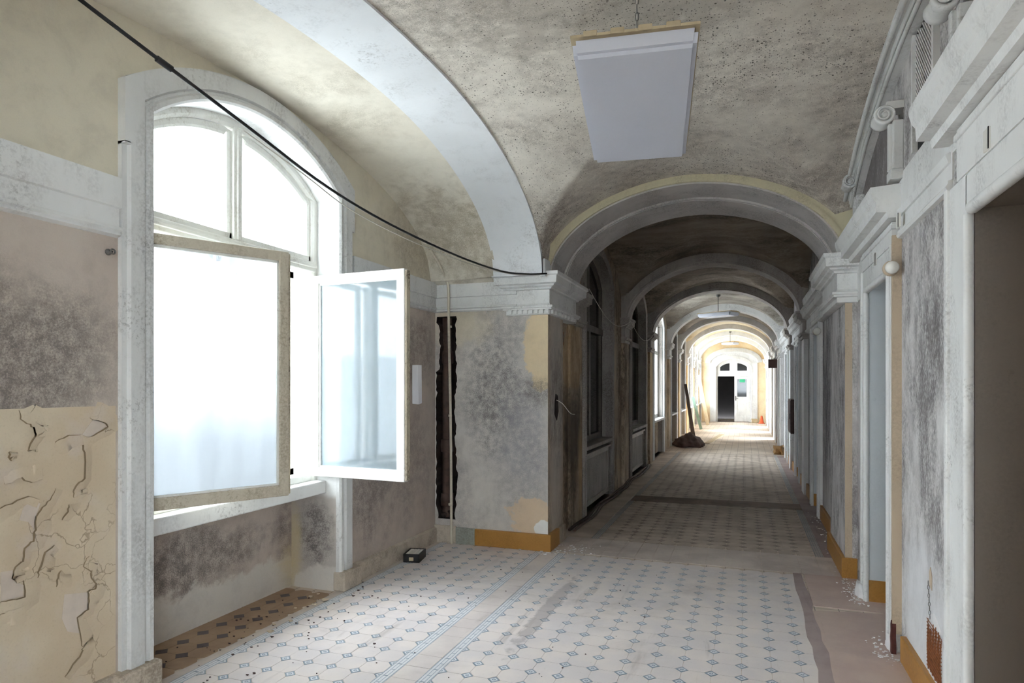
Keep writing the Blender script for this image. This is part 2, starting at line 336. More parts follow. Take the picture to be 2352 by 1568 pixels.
M['sack'] = flat('brown_tarpaulin', S(92, 72, 66), .9, var=.6, scale=8)
M['wood'] = flat('pale_timber', S(200, 182, 150), .8, var=.4, scale=12)
M['wood_dark'] = flat('dark_timber', S(76, 66, 60), .8, var=.5, scale=12)
M['wood_green'] = flat('green_painted_timber', S(120, 140, 122), .8, var=.5, scale=12)
M['orange'] = flat('orange_plastic', S(222, 96, 54), .5)
M['sign_green'] = flat('green_sign_film', S(60, 176, 130), .5, var=.05)
M['rad'] = paint('grey_radiator_paint', S(178, 174, 168), S(88, 84, 80), .6, .5, .5)
M['ochre'] = flat('ochre_block_paint', S(136, 104, 66), .9, var=.6, scale=9)
M['lumpw'] = flat('white_gypsum_dust', S(228, 226, 226), .95, var=.2, scale=12)
M['ground'] = flat('pale_gravel', S(206, 206, 204), .95, var=.2, scale=.4)
M['court'] = flat('pale_render_outside', S(196, 198, 202), .95, var=.15, scale=.3)
# floor materials
def floor_mat(name, base, alt, dirt, rough=.45, pattern=None, dsc=1.):
    k = NT(name); xyz = k.sep()
    col = k.mix(k.sstep(k.noise(3.2, 4), .35, .65), base, alt)
    if pattern:
        uv = k.new('ShaderNodeUVMap'); u, v, _ = k.sep(uv.outputs['UV'])
        if pattern == 'insert':
            a = k.math('ABSOLUTE', k.math('SUBTRACT', u, .5)); b = k.math('ABSOLUTE', k.math('SUBTRACT', v, .5))
            l1 = k.math('MULTIPLY', k.math('ADD', a, b), 2.)          # 1 at the rim of the lozenge
            fr = k.math('GREATER_THAN', l1, .70)
            mx = k.math('GREATER_THAN', k.math('MAXIMUM', a, b), .33)
            rr = k.math('SQRT', k.math('ADD', k.math('MULTIPLY', a, a), k.math('MULTIPLY', b, b)))
            eye = k.math('MULTIPLY', k.math('LESS_THAN', rr, .15), k.math('GREATER_THAN', rr, .05))
            pm = k.math('MAXIMUM', k.math('MAXIMUM', fr, mx), eye)
        else:                                                           # running key border: three lines and a broken one
            f = lambda c, w: k.math('LESS_THAN', k.math('ABSOLUTE', k.math('SUBTRACT', u, c)), w)
            fv = k.math('FRACT', k.math('MULTIPLY', v, 2.)); 
            key = k.math('MULTIPLY', k.math('LESS_THAN', fv, .07), k.math('LESS_THAN', k.math('ABSOLUTE', k.math('SUBTRACT', u, .5)), .2))
            pm = k.math('MAXIMUM', k.math('MAXIMUM', f(.06, .035), f(.94, .035)), k.math('MAXIMUM', k.math('MAXIMUM', f(.34, .03), f(.66, .03)), key))
        blue = k.mix(k.sstep(k.noise(9, 3), .35, .7), S(112, 132, 148), S(140, 152, 162))
        col = k.mix(k.math('MULTIPLY', pm, .88), col, blue)
    # dust and grime, with streaks along the walked line
    g = k.noise(1.3*dsc, 6, .65, None, .5); g2 = k.noise(35, 3, .6)
    col = k.mix(k.math('MULTIPLY', k.sstep(g, .5, .75), .4), col, dirt)
    col = k.mix(k.math('MULTIPLY', k.sstep(g2, .6, .78), .18), col, dirt)
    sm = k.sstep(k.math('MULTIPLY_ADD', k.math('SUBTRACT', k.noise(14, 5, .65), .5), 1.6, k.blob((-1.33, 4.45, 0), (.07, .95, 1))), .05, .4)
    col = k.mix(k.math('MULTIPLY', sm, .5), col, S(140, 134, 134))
    st = k.noise(2.5, 5, .6, k.scaled((3., .35, 1)), .2)
    col = k.mix(k.math('MULTIPLY', k.sstep(st, .6, .72), .35), col, dirt)
    return k.done(col, k.math('MULTIPLY_ADD', g, .35, rough-.1), k.noise(12, 4), .06, .004, .4)
GR = S(140, 128, 120)
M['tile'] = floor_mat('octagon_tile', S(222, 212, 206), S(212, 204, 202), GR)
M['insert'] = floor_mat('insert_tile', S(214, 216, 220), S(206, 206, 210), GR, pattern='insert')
M['strip'] = floor_mat('key_border_tile', S(216, 216, 218), S(208, 208, 210), GR, pattern='strip')
M['plain'] = floor_mat('plain_tile', S(216, 206, 200), S(204, 194, 190), GR)
M['plain2'] = floor_mat('threshold_tile', S(206, 194, 184), S(190, 178, 170), S(130, 116, 104))
M['tile_d'] = floor_mat('dusty_corridor_tile', S(202, 188, 174), S(178, 164, 150), S(112, 98, 86), .6, dsc=.6)
M['insert_d'] = floor_mat('dusty_insert_tile', S(166, 153, 142), S(144, 132, 121), S(92, 80, 70), .6)
M['strip_d'] = floor_mat('dusty_border_tile', S(186, 178, 172), S(170, 162, 156), S(110, 100, 92), .6, pattern='strip')
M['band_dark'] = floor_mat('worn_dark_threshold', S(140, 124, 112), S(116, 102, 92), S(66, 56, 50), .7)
M['screed'] = floor_mat('smooth_screed', S(196, 176, 164), S(186, 164, 154), S(150, 136, 130), .55)
M['screed_g'] = floor_mat('grey_cement_fill', S(166, 150, 146), S(150, 134, 130), S(120, 108, 104), .7)
M['niche_tile'] = floor_mat('ochre_niche_tile', S(172, 146, 118), S(156, 130, 106), S(110, 86, 66), .6)
M['niche_dark'] = floor_mat('slate_niche_insert', S(104, 92, 92), S(90, 80, 80), S(80, 66, 58), .6)
def far_floor():
    k = NT('far_floor_tiles'); xyz = k.sep(); s = 1/.15884
    fx = k.math('ABSOLUTE', k.math('SUBTRACT', k.math('FRACT', k.math('MULTIPLY', k.math('ADD', xyz[0], 20.969), s)), .5))
    fy = k.math('ABSOLUTE', k.math('SUBTRACT', k.math('FRACT', k.math('MULTIPLY', k.math('ADD', xyz[1], 20.2755), s)), .5))
    j = k.math('GREATER_THAN', k.math('MAXIMUM', fx, fy), .478)
    g = k.noise(.8, 5, .6)
    col = k.mix(k.sstep(g, .35, .65), S(222, 208, 192), S(180, 164, 148))
    col = k.mix(k.math('MULTIPLY', j, .6), col, S(80, 70, 62))
    return k.done(col, .6)
M['grout'] = far_floor()

# ------------------------------------------------------------------ dimensions (metres): X right, Y down the corridor, Z up
XW, XP, XA0, XL, XR = -3.0, -1.79, -2.28, -1.87, .88      # window wall, pier face, arcade back edge, corridor left wall, right wall
YP = 6.0                                                   # front of the pier
SPR = 2.66
ARCHES = [(10.4, 10.8), (13.4, 13.8), (16.9, 17.3), (19.6, 20.0), (22.5, 22.9), (25.4, 25.8), (28.2, 28.6)]
YEND = 30.4
def sup(u, p=2.): 
    u = min(1., abs(u)); return (1-u**p)**(1/p)
def z_arcade(y): return SPR+.90*sup((y-3.65)/(2.15 if y > 3.65 else 3.05))
def z_win(y): return SPR+.88*sup((y-3.4)/(2.5 if y > 3.4 else 3.2))
def z_cross(x, y):
    t = max(0., min(1., (x-XP)/(XR-XP)))
    return SPR+(.915+.04*t)*sup((y-3.66)/((2.165+.45*t*t) if y > 3.66 else 3.08))
def z_long(x): return SPR+.84*sup((x+.5)/1.38, 1.9)

# ------------------------------------------------------------------ walls with openings
def opening_wall(b, xf, xb, y0, y1, ztop, openings, mi=0, mj=1, zbase=-.02, axis='X', step=.1):
    """front sheet at xf, back sheet at xb, openings = (ya, yb, zb, top_fn) with reveals between the sheets"""
    to = (lambda x, y, z: (x, y, z)) if axis == 'X' else (lambda x, y, z: (y, x, z))
    ys = {y0, y1}
    for a, c, zb, tf in openings:
        n = max(2, int((c-a)/step)) if tf(a) != tf((a+c)/2) else 1
        ys |= {a+(c-a)*i/n for i in range(n+1)}
    ys = sorted(ys)
    for p, q in zip(ys, ys[1:]):
        op = next((o for o in openings if o[0]-1e-6 <= p and q <= o[1]+1e-6), None)
        if op is None:
            segs = [(zbase, zbase, ztop, ztop)]
        else:
            a, c, zb, tf = op; segs = [(tf(p), tf(q), ztop, ztop)]
            if zb > zbase: segs.append((zbase, zbase, zb, zb))
            b.add([to(xf, p, tf(p)), to(xf, q, tf(q)), to(xb, q, tf(q)), to(xb, p, tf(p))], [(0, 1, 2, 3)], mj)
            if zb > zbase: b.add([to(xf, p, zb), to(xf, q, zb), to(xb, q, zb), to(xb, p, zb)], [(0, 1, 2, 3)], mj)
        for lo_p, lo_q, hi_p, hi_q in segs:
            for x in (xf, xb):
                b.add([to(x, p, lo_p), to(x, q, lo_q), to(x, q, hi_q), to(x, p, hi_p)], [(0, 1, 2, 3)], mi)
    for a, c, zb, tf in openings:
        for y in (a, c): b.add([to(xf, y, max(zb, zbase)), to(xb, y, max(zb, zbase)), to(xb, y, tf(y)), to(xf, y, tf(y))], [(0, 1, 2, 3)], mj)
    for y in (y0, y1): b.add([to(xf, y, zbase), to(xb, y, zbase), to(xb, y, ztop), to(xf, y, ztop)], [(0, 1, 2, 3)], mi)
    b.add([to(xf, y0, ztop), to(xb, y0, ztop), to(xb, y1, ztop), to(xf, y1, ztop)], [(0, 1, 2, 3)], mi)

def seg_arch(c, w, zs, rise):            # segmental arch top over an opening centred on c
    r = (w*w/4+rise*rise)/(2*rise)
    return lambda y: zs+rise-r+math.sqrt(max(0, r*r-(y-c)**2))

# outside: ground and a low courtyard wall, seen only through the window
b = B(); b.box(-60, -3.5, -40, 70, -1.3, -1.2); b.box(1.4, 40, -40, 70, -1.3, -1.2); b.box(-3.5, 1.4, -40, -5.4, -1.3, -1.2); struct(b, 'floor_outside', M['ground'], 'pale gravel yard outside the tall window', 'ground')
b = B(); b.box(-15.4, -15, -40, 60, -1.2, 2.6); b.box(-15.5, -14.9, -40, 60, 2.6, 2.7); struct(b, 'wall_outside', M['court'], 'pale rendered yard wall beyond the window', 'wall')

# window wall on the left
WY0, WY1, WC = 2.60, 4.28, 3.44
wtop = seg_arch(WC, WY1-WY0, 3.05, .31)
b = B()
opening_wall(b, XW, -3.46, -5, 6.0, 4.1, [(WY0, WY1, -.02, wtop), (WY0-4.6, WY1-4.6, -.02, seg_arch(WC-4.6, WY1-WY0, 3.05, .31))])
wall_left = struct(b, 'wall_left', [M['wall_win'], M['reveal_win']], 'mould-stained plaster wall around the tall arched window')
# niche back under each window
for dy in (0, -4.6):
    b = B(); b.box(-3.48, -3.42, WY0+dy-.02, WY1+dy+.02, -.02, .80)
    n = b.build('niche_panel', M['wall_win'], wall_left)
# peeling dado paint left of the window: paint sheet with curled lips along its cracks
b = B(); b.box(XW, XW+.003, -6, WY0-.2, .14, 1.5); dado = b.build('dado_paint', M['dado'], wall_left)
def px_wall(x, y, X):
    xc = (x-1176)/1484.63; dx = xc*math.cos(YAW)-math.sin(YAW); dy = xc*math.sin(YAW)+math.cos(YAW); dz = -(y-886)/1484.63
    t = X/dx; return (dy*t, 1.6+dz*t)
CR = [[(100,95),(110,145),(160,175),(180,200),(185,240),(150,300),(150,320)], [(205,140),(178,165),(180,215),(195,245),(240,240)],
 [(440,235),(440,275),(450,330),(455,465),(410,500),(390,540),(395,570)], [(430,230),(475,245),(545,210),(575,185),(550,160),(480,140)],
 [(300,515),(270,580),(225,620),(190,670),(185,740),(175,800),(130,840),(120,910),(75,945),(65,1000),(85,1030)],
 [(285,830),(240,860),(205,960),(200,1000)], [(325,960),(305,1000),(300,1050)],
 [(480,880),(455,910),(445,945),(485,965),(490,1000),(515,1035),(510,1055),(470,1075),(475,1130),(470,1170),(410,1215),(425,1290),(435,1370),(465,1375)],
 [(440,1380),(440,1400),(390,1470),(345,1535)], [(370,605),(360,640),(330,690)], [(50,320),(45,350),(60,370)], [(20,500),(110,460),(170,490),(225,470)],
 [(0,1200),(60,1170),(130,1150)], [(125,1000),(128,1100),(60,1120),(0,1130)], [(290,270),(360,240),(430,232)], [(-40,640),(60,600),(150,560),(210,580)]]
for i, c in enumerate(CR):
    pts = [px_wall(x/2.347, 900+y/2.347, XW) for x, y in c]
    fine = []
    for (a0, b0), (a1, b1) in zip(pts, pts[1:]):
        for t in range(3): fine.append((a0+(a1-a0)*t/3+R.uniform(-.004, .004), b0+(b1-b0)*t/3+R.uniform(-.004, .004)))
    fine.append(pts[-1])
    b = B(); m = len(fine); top = []; bot = []; sd_ = 1 if fine[-1][1] < fine[0][1] else -1
    for j, (y, z) in enumerate(fine):
        a, c2 = fine[max(0, j-1)], fine[min(m-1, j+1)]
        ty, tz = c2[0]-a[0], c2[1]-a[1]; L = math.hypot(ty, tz) or 1
        ny, nz = -tz/L, ty/L
        env = math.sin(PI*min(1, max(.0, (j+.35)/(m-.3))))**.5; lift = .010*env+.0005; w = .07+.025*math.sin(j*.35+i)
        for o_, h_ in ((0, lift), (.3, lift*.62), (.65, lift*.22), (1, -.004)): top.append((XW+.0035+h_, y+sd_*ny*w*o_, z+sd_*nz*w*o_))
        dk = .0028*env+.0004; bot += [(XW+.0042, y+sd_*ny*.006, z+sd_*nz*.006), (XW+.0042, y-sd_*ny*dk, z-sd_*nz*dk)]
    fs = []
    for j in range(m-1):
        for q in range(3): fs.append((j*4+q, j*4+q+1, j*4+q+5, j*4+q+4))
    b.add(top, fs, 0, True)
    b.build('paint_lip', M['dado'], dado)
    q = B(); q.add(bot, [(2*j, 2*j+1, 2*j+3, 2*j+2) for j in range(m-1)]); q.build('shaded_crack', M['crack_shade'], dado)  # dark strip painted as the shade under the lip's edge
for poly in ([(140,575),(215,600),(190,670),(180,740),(150,700),(100,690)], [(345,1090),(470,1078),(472,1165),(410,1215),(425,1300),(360,1290),(330,1220)], [(0,970),(65,960),(75,1020),(125,1040),(120,1100),(0,1125)], [(500,145),(548,160),(575,185),(480,245),(440,230)]):
    b = B(); b.prism([px_wall(x/2.347, 900+y/2.347, XW) for x, y in poly], lambda a, c, t: (t, a, c), XW+.001, XW+.0042); b.build('bare_patch', M['dado_under'], dado)

# pier between window bay and corridor, with a broken-out pipe chase
b = B(); zs = [i*.03 for i in range(int(3.3/.03)+1)]
sx0, sx1, sz0, sz1 = -2.995, -2.765, .24, 2.33
pl = {}; 
w0 = w1 = 0.
for z in zs:
    w0 = w0*.75+R.uniform(-.012, .012); w1 = w1*.7+R.uniform(-.012, .012)
    pl[z] = (sx0+abs(w0)+(.035 if 1.75 < z < 2.25 else 0), sx1+w1)
for z, w in zip(zs, zs[1:]):
    ins = z >= sz0 and w <= sz1
    spans = [(-3.1, XP, -3.1, XP)] if not ins else [(-3.1, pl[z][0], -3.1, pl[w][0]), (pl[z][1], XP, pl[w][1], XP)]
    for a, c, a2, c2 in spans: b.add([(a, YP, z), (c, YP, z), (c2, YP, w), (a2, YP, w)], [(0, 1, 2, 3)], 0)
    if ins:
        for k in (0, 1): b.add([(pl[z][k], YP, z), (pl[w][k], YP, w), (pl[w][k], YP+.2, w), (pl[z][k], YP+.2, z)], [(0, 1, 2, 3)], 1)
        b.add([(pl[z][0], YP+.2, z), (pl[z][1], YP+.2, z), (pl[w][1], YP+.2, w), (pl[w][0], YP+.2, w)], [(0, 1, 2, 3)], 1)
for z in [q for q in zs if abs(q-.24) < .001 or abs(q-2.31) < .021]:
    b.add([(sx0, YP, z), (sx1, YP, z), (sx1, YP+.2, z), (sx0, YP+.2, z)], [(0, 1, 2, 3)], 1)
wall_pier = struct(b, 'wall_pier', [M['pier'], M['soot']], 'mouldy plaster pier face with a dark broken-out pipe slot')
b = B(); px = -2.92; b.tube([(px, YP+.12, .02), (px, YP+.12, 2.6)], .05, 14)
for z in (.42, .98, 1.9): b.lathe([(.05, -.07), (.066, -.065), (.07, 0), (.066, .06), (.05, .065)], (px, YP+.12, z), 'Z', 16)
tag(b.build('soil_pipe', M['iron']), 'rusty cast iron pipe inside the broken wall slot', 'pipe')
b = B(); 
for _ in range(26):
    bm = bmesh.new(); bmesh.ops.create_icosphere(bm, subdivisions=1, radius=R.uniform(.012, .035))
    for q in bm.verts: q.co *= R.uniform(.6, 1.2)
    b.bm(bm, 0, False, Matrix.Translation((R.uniform(-3.0, -2.79), YP+R.uniform(.03, .17), .26+R.uniform(0, .05)+(.7 if _ % 5 == 0 else 0)*0)))
b.build('slot_rubble', M['soot'], wall_pier, kind='stuff')

# corridor left wall with tall windows (dark ones give on a closed room, bright ones on the yard)
LW = [(7.82, 9.48, 1), (11.25, 12.95, 1), (14.2, 16.0, 0), (17.7, 19.2, 1), (20.4, 22.0, 1), (23.0, 25.25, 0), (25.95, 28.05, 0), (28.7, 30.2, 0)]
b = B()
opening_wall(b, XL, -2.32, 6.4, YEND+.3, 4.1, [(a, c, .0, seg_arch((a+c)/2, c-a, 3.02, .34)) for a, c, _ in LW], 0, 1)
b.add([(XP, YP, 0), (XP, 6.55, 0), (XP, 6.55, 2.9), (XP, YP, 2.9)], [(0, 1, 2, 3)], 0)
b.add([(XP, 6.55, 0), (XL, 6.55, 0), (XL, 6.55, 2.9), (XP, 6.55, 2.9)], [(0, 1, 2, 3)], 0)
b.add([(-3.1, 6.3, 0), (-2.2, 6.4, 0), (-2.2, 6.4, 4.1), (-3.1, 6.3, 4.1)], [(0, 1, 2, 3)], 0)
wall_cl = struct(b, 'wall_corridor_left', [M['corr_left'], M['trim_grey']], 'damp stained plaster wall down the corridor left side')

# right wall with door recesses
DR = [(2.12, 3.08), (4.6, 5.42), (8.72, 9.5), (11.7, 12.5), (14.7, 15.5), (18.0, 18.8), (20.8, 21.6), (23.7, 24.5), (26.6, 27.4)]
b = B()
opening_wall(b, XR, 1.3, -5, YEND+.3, 4.1, [(a, c, -.02, (lambda y: 2.32)) for a, c in DR]+[(-3.5, -1.1, .7, (lambda y: 3.1))], 0, 1)
wall_right = struct(b, 'wall_right', [M['wall_right'], M['reveal']], 'mouldy white plaster wall with door recesses on the right')

# end and back walls
b = B(); ez = seg_arch(-.47, 1.44, 2.45, .33)
opening_wall(b, YEND, YEND+.3, XL-.1, XR+.1, 4.1, [(-1.19, .25, -.02, ez)], 0, 0, axis='Y')
wall_end = struct(b, 'wall_end', [plaster('end_wall_plaster', S(238, 220, 184), S(234, 206, 162), S(170, 144, 116), .62, 1.6, 30, amount=.5), M['trim']], 'warm ochre plaster wall closing the far end')
b = B(); opening_wall(b, -5., -5.3, -3.5, 1.35, 4.1, [(-2.6, -1.4, .9, (lambda y: 2.9)), (-.8, .4, .9, (lambda y: 2.9))], 0, 0, axis='Y'); struct(b, 'wall_back', M['wall_right'], 'plain plaster wall closing the hall behind the viewpoint')

# ------------------------------------------------------------------ vaults
def heights(b, x0, x1, y0, y1, fn, nx, ny): b.grid(lambda u, v: (x0+(x1-x0)*u, y0+(y1-y0)*v, fn(x0+(x1-x0)*u, y0+(y1-y0)*v)), nx, ny)
b = B(); heights(b, XP-.01, XR+.05, .4, YP+.02, lambda x, y: max(z_long(x) if XP < x < XR else SPR, z_cross(x, y)), 90, 120)
struct(b, 'ceiling', M['ceil_near'], 'speckled groin vault over the near corridor bay', 'ceiling')
b = B(); heights(b, XW-.05, XA0+.02, .4, 5.9, lambda x, y: z_win(y)+(z_arcade(y)+.004-z_win(y))*max(0., min(1., (x-XW-.15)/(XA0-XW-.15))), 16, 90)
b.add([(XW-.05, 5.9, SPR), (XA0+.02, 5.9, SPR), (XA0+.02, YP+.01, SPR-.05), (XW-.05, YP+.01, SPR-.05)], [(0, 1, 2, 3)])
struct(b, 'ceiling', M['ceil_bay'], 'cream barrel vault over the tall window bay', 'ceiling')
b = B()   # hall behind the viewpoint
heights(b, XW-.05, XA0+.02, -7, .42, lambda x, y: SPR+.88*sup((y+3.3)/3.8), 4, 60)
heights(b, XP-.01, XR+.05, -7, .42, lambda x, y: max(z_long(x) if XP < x < XR else SPR, SPR+.95*sup((y+3.3)/3.8)), 60, 90)
struct(b, 'ceiling', M['ceil_near'], 'vaulted ceiling of the hall behind the viewpoint', 'ceiling')
prev = 7.05
for i, (a, c) in enumerate(ARCHES+[(YEND, YEND)]):
    mid, hl = (prev+a)/2, (a-prev)/2+.12
    b = B(); heights(b, XL-.03, XR+.03, prev-.03, a+.03, lambda x, y: max(SPR+.98*sup((x+.495)/1.40, 1.9), SPR+.96*sup((y-mid)/hl)), 56, 30)
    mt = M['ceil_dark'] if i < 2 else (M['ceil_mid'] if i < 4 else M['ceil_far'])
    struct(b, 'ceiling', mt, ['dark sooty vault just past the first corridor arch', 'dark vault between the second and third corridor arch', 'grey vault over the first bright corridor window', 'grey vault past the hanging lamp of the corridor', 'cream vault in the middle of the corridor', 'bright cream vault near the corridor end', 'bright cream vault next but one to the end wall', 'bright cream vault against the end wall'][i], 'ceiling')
    prev = c
# unseen roof slab added to keep the sky out
b = B(); b.box(-3.5, 1.4, -5.4, YEND+3.5, 4.1, 4.25); struct(b, 'ceiling_slab', M['void'], 'unseen slab added above the vaults to shut out the sky', 'ceiling')

# ------------------------------------------------------------------ arches
def arch_path(cx, a, z0, rise, p=1.9, n=44, ext=.0):
    return [(cx+a*math.sin(t*PI/2), z0+rise*sup(math.sin(t*PI/2), p)) for t in [(-1+2*i/n) for i in range(n+1)]]
def ring(b, path, d0, d1, y0, y1, mi=0):
    b.sweep2(path, [(d0, y0), (d0, y1), (d1, y1), (d1, y0)], lambda a, c, y: (a, y, c), mi)
# first transverse arch: cream fillet, face and stepped soffit
b = B(); ring(b, arch_path(-.5, 1.27, SPR, .76), 0, .5, YP+.03, 6.5); ring(b, arch_path(-.5, 1.245, SPR, .735), 0, .5, 6.5, 7.05)
ring(b, arch_path(-.5, 1.25, SPR, .74), 0, .4, 6.47, 6.53)
arch1 = struct(b, 'trim_1', paint('arch_shaded_limewash', S(192, 188, 184), S(112, 106, 102), .6, .52, .85, 3, .2, (1, 1, 1)), 'wide grey-white first arch across the corridor', 'arch')  # limewash darkened to carry the shade on the first arch
b = B(); ring(b, arch_path(-.5, 1.285, SPR, .775), 0, .035, YP, YP+.06); b.build('arch_fillet', M['yellow_edge'], arch1)
b = B()
ring(b, arch_path(-.5, 1.29, SPR, .78), 0, .9, YP+.012, YP+.05); b.build('spandrel', M['yellow_edge'], arch1)
for i, (a, c) in enumerate(ARCHES):
    b = B(); ring(b, arch_path(-.5, 1.27, SPR, .83), 0, .3, a, c); ring(b, arch_path(-.5, 1.30, SPR, .86), 0, .3, a-.03, a)
    struct(b, 'trim_%d' % (i+2), [M['trim_grey'], M['trim_grey'], M['trim'], M['trim'], M['trim'], M['trim'], M['trim']][i],
           ['second', 'third', 'fourth', 'fifth', 'sixth', 'seventh', 'eighth'][i]+' plaster arch down the corridor from the viewpoint', 'arch')
# arcade arch between corridor and window bay
pa = [(y, z_arcade(y)) for y in [3.65+(2.15 if t > 0 else 3.05)*math.sin(t*PI/2) for t in [-1+2*i/60 for i in range(61)]]]
b = B(); b.sweep2(pa, [(0, XA0), (0, XP), (.55, XP), (.55, XA0)], lambda y, z, x: (x, y, z))
b.box(XA0, XP, 5.8, YP, SPR-.01, 3.4); b.box(XP-.03, XP+.022, 5.83, 6.08, SPR-.02, 2.80); b.box(XA0, XP, -.3, .6, SPR, 3.6)
arcade = struct(b, 'trim_9', M['arcade'], 'broad white arch between corridor and window bay', 'arch')
b = B(); b.box(XA0, XP, -.3, .6, 0, SPR); struct(b, 'wall_pier_near', M['pier'], 'plaster pier carrying the near end of the broad white arch', 'pier')
pb = [(-3.5+3.2*math.sin(t*PI/2), SPR+.9*sup(math.sin(t*PI/2))) for t in [-1+2*i/40 for i in range(41)]]
b = B(); b.sweep2(pb, [(0, XA0), (0, XP), (.55, XP), (.55, XA0)], lambda y, z, x: (x, y, z)); b.box(XA0, XP, -7, -6.6, 0, 3.4)
struct(b, 'trim_10', M['arcade'], 'broad white arch of the hall behind the viewpoint', 'arch')

# ------------------------------------------------------------------ entablatures and capitals
ENT = [(0, 2.65), (.035, 2.65), (.035, 2.50), (.018, 2.495), (.018, 2.405), (.034, 2.40), (.04, 2.385), (.024, 2.376), (.03, 2.36), (0, 2.35)]
def ent(b, p0, p1, U, prof=ENT): b.extr(prof, p0, p1, U, (0, 0, 1))
b = B(); ent(b, (XW, -7, 0), (XW, WY0-4.6-.2, 0), (1, 0, 0)); ent(b, (XW, WY1-4.6+.2, 0), (XW, WY0-.19, 0), (1, 0, 0))
struct(b, 'trim_11', M['trim'], 'white plaster entablature on the wall left of the tall window', 'cornice')
b = B(); ent(b, (XW, WY1+.2, 0), (XW, YP, 0), (1, 0, 0)); struct(b, 'trim_12', M['trim_dirty'], 'white plaster entablature between tall window and pier corner', 'cornice')
b = B(); ent(b, (XW, YP, 0), (-2.1, YP, 0), (0, -1, 0)); struct(b, 'trim_13', M['trim'], 'white plaster entablature across the pier face', 'cornice')
CAP = [(.0, 2.29), (.022, 2.295), (.022, 2.335), (.05, 2.34), (.05, 2.352), (.062, 2.358), (.062, 2.376), (.03, 2.384), (.022, 2.40), (.022, 2.53), (.045, 2.535), (.05, 2.55), (.08, 2.562), (.085, 2.575), (.115, 2.585), (.12, 2.65), (.135, 2.66), (.135, 2.69), (0, 2.69)]
def capital(rect, name, label, mat, dent_y=None, dent_x=None, s=1.):
    b = B(); b.rings(rect, [(p*s, z) for p, z in CAP]); o = struct(b, name, mat, label, 'capital')
    x0, x1, y0, y1 = rect
    if dent_y is not None:
        n = 8
        for i in range(n):
            q = B(); xa = x0+(x1-x0+.03)*(i+.15)/n; q.box(xa, xa+.034, y0-.046, y0-.02, 2.302, 2.338); q.build('dentil', mat, o)
    if dent_x:
        for i in range(8):
            q = B(); ya = y0+(y1-y0)*(i+.2)/8
            q.box(*(sorted((dent_x, dent_x+.024*(1 if dent_x > -1 else 1)))), ya, ya+.05, 2.302, 2.338); q.build('dentil', mat, o)
    return o
capital((-2.19, XP, YP, 7.0), 'trim_14', 'white dentilled capital on the pier corner', M['trim'], dent_y=1, dent_x=XP+.022)
capital((-2.19, XL+.035, 7.02, 7.62), 'trim_15', 'grey capital beside the first dark window, shade in its paint', M['trim_grey'], s=.8)
b = B(); b.box(-2.3, XL+.03, 7.05, 7.6, 0, 2.3); struct(b, 'trim_16', M['corr_left'], 'damp stained pilaster behind the pier corner', 'pilaster')
for i, (a, c) in enumerate(ARCHES):
    mt = [M['trim_grey'], M['trim_grey'], M['trim_dirty'], M['trim_dirty'], M['trim'], M['trim'], M['trim']][i]
    nth = ['second', 'third', 'fourth', 'fifth', 'sixth', 'seventh', 'eighth'][i]
    capital((-2.19, XL+.05, a, c), 'trim_%d' % (20+2*i), 'left capital under the %s corridor arch' % nth, mt, s=.75)
    capital((XR-.06, XR+.2, a, c), 'trim_%d' % (21+2*i), 'right capital under the %s corridor arch' % nth, mt, s=.9)
    for side, x0, x1 in (('left', XL-.1, XL+.05), ('right', XR-.06, XR+.1)):
        b = B(); b.box(x0, x1, a, c, 0, 2.3); struct(b, 'trim_%d' % (40+2*i+(side == 'right')), M['corr_left'] if side == 'left' else M['trim_dirty'], '%s pilaster under the %s corridor arch' % (side, nth), 'pilaster')
capital((.745, XR+.2, YP+.0, 7.02), 'trim_60', 'white capital on the right under the first arch', M['trim'], s=1.)
b = B(); b.box(.79, XR+.05, YP+.02, 7.0, 0, 2.3, 0); b.box(.788, .842, YP+.014, YP+.02, .17, 2.29, 1); b.box(.842, XR, YP+.012, YP+.019, .17, 2.29, 0)
struct(b, 'trim_61', [M['wall_right'], M['tan']], 'mouldy pilaster with tan edge under the first arch', 'pilaster')
b = B(); ent(b, (XR, 7.0, 0), (XR, YEND, 0), (-1, 0, 0), [(0, 2.70), (.12, 2.70), (.12, 2.66), (.10, 2.64), (.085, 2.58), (.05, 2.57), (.03, 2.55), (.03, 2.42), (.05, 2.41), (.05, 2.385), (.03, 2.37), (0, 2.36)])
struct(b, 'trim_62', M['trim_dirty'], 'long white entablature above the corridor doors', 'cornice')
b = B(); ent(b, (XR, -1.1, 0), (XR, 1.75, 0), (-1, 0, 0)); struct(b, 'trim_63', M['trim'], 'white entablature on the right wall behind the viewpoint', 'cornice')

# ------------------------------------------------------------------ the tall window
def win_path(y0, y1, zs, rise, zb=0., n=22, inset=0.):
    c, w = (y0+y1)/2, (y1-y0); f = seg_arch(c, w, zs, rise)
    return [(y0, zb)]+[(y0+w*i/n, f(y0+w*i/n)) for i in range(n+1)]+[(y1, zb)]
YZ = lambda y, z, x: (x, y, z)
def pane_arch(b, y0, y1, zb, topf, x, n=12):
    ys = [y0+(y1-y0)*i/n for i in range(n+1)]
    poly = [(y0, zb), (y1, zb)]+[(y, topf(y)) for y in reversed(ys)]
    b.prism(poly, YZ, x-.002, x+.002)

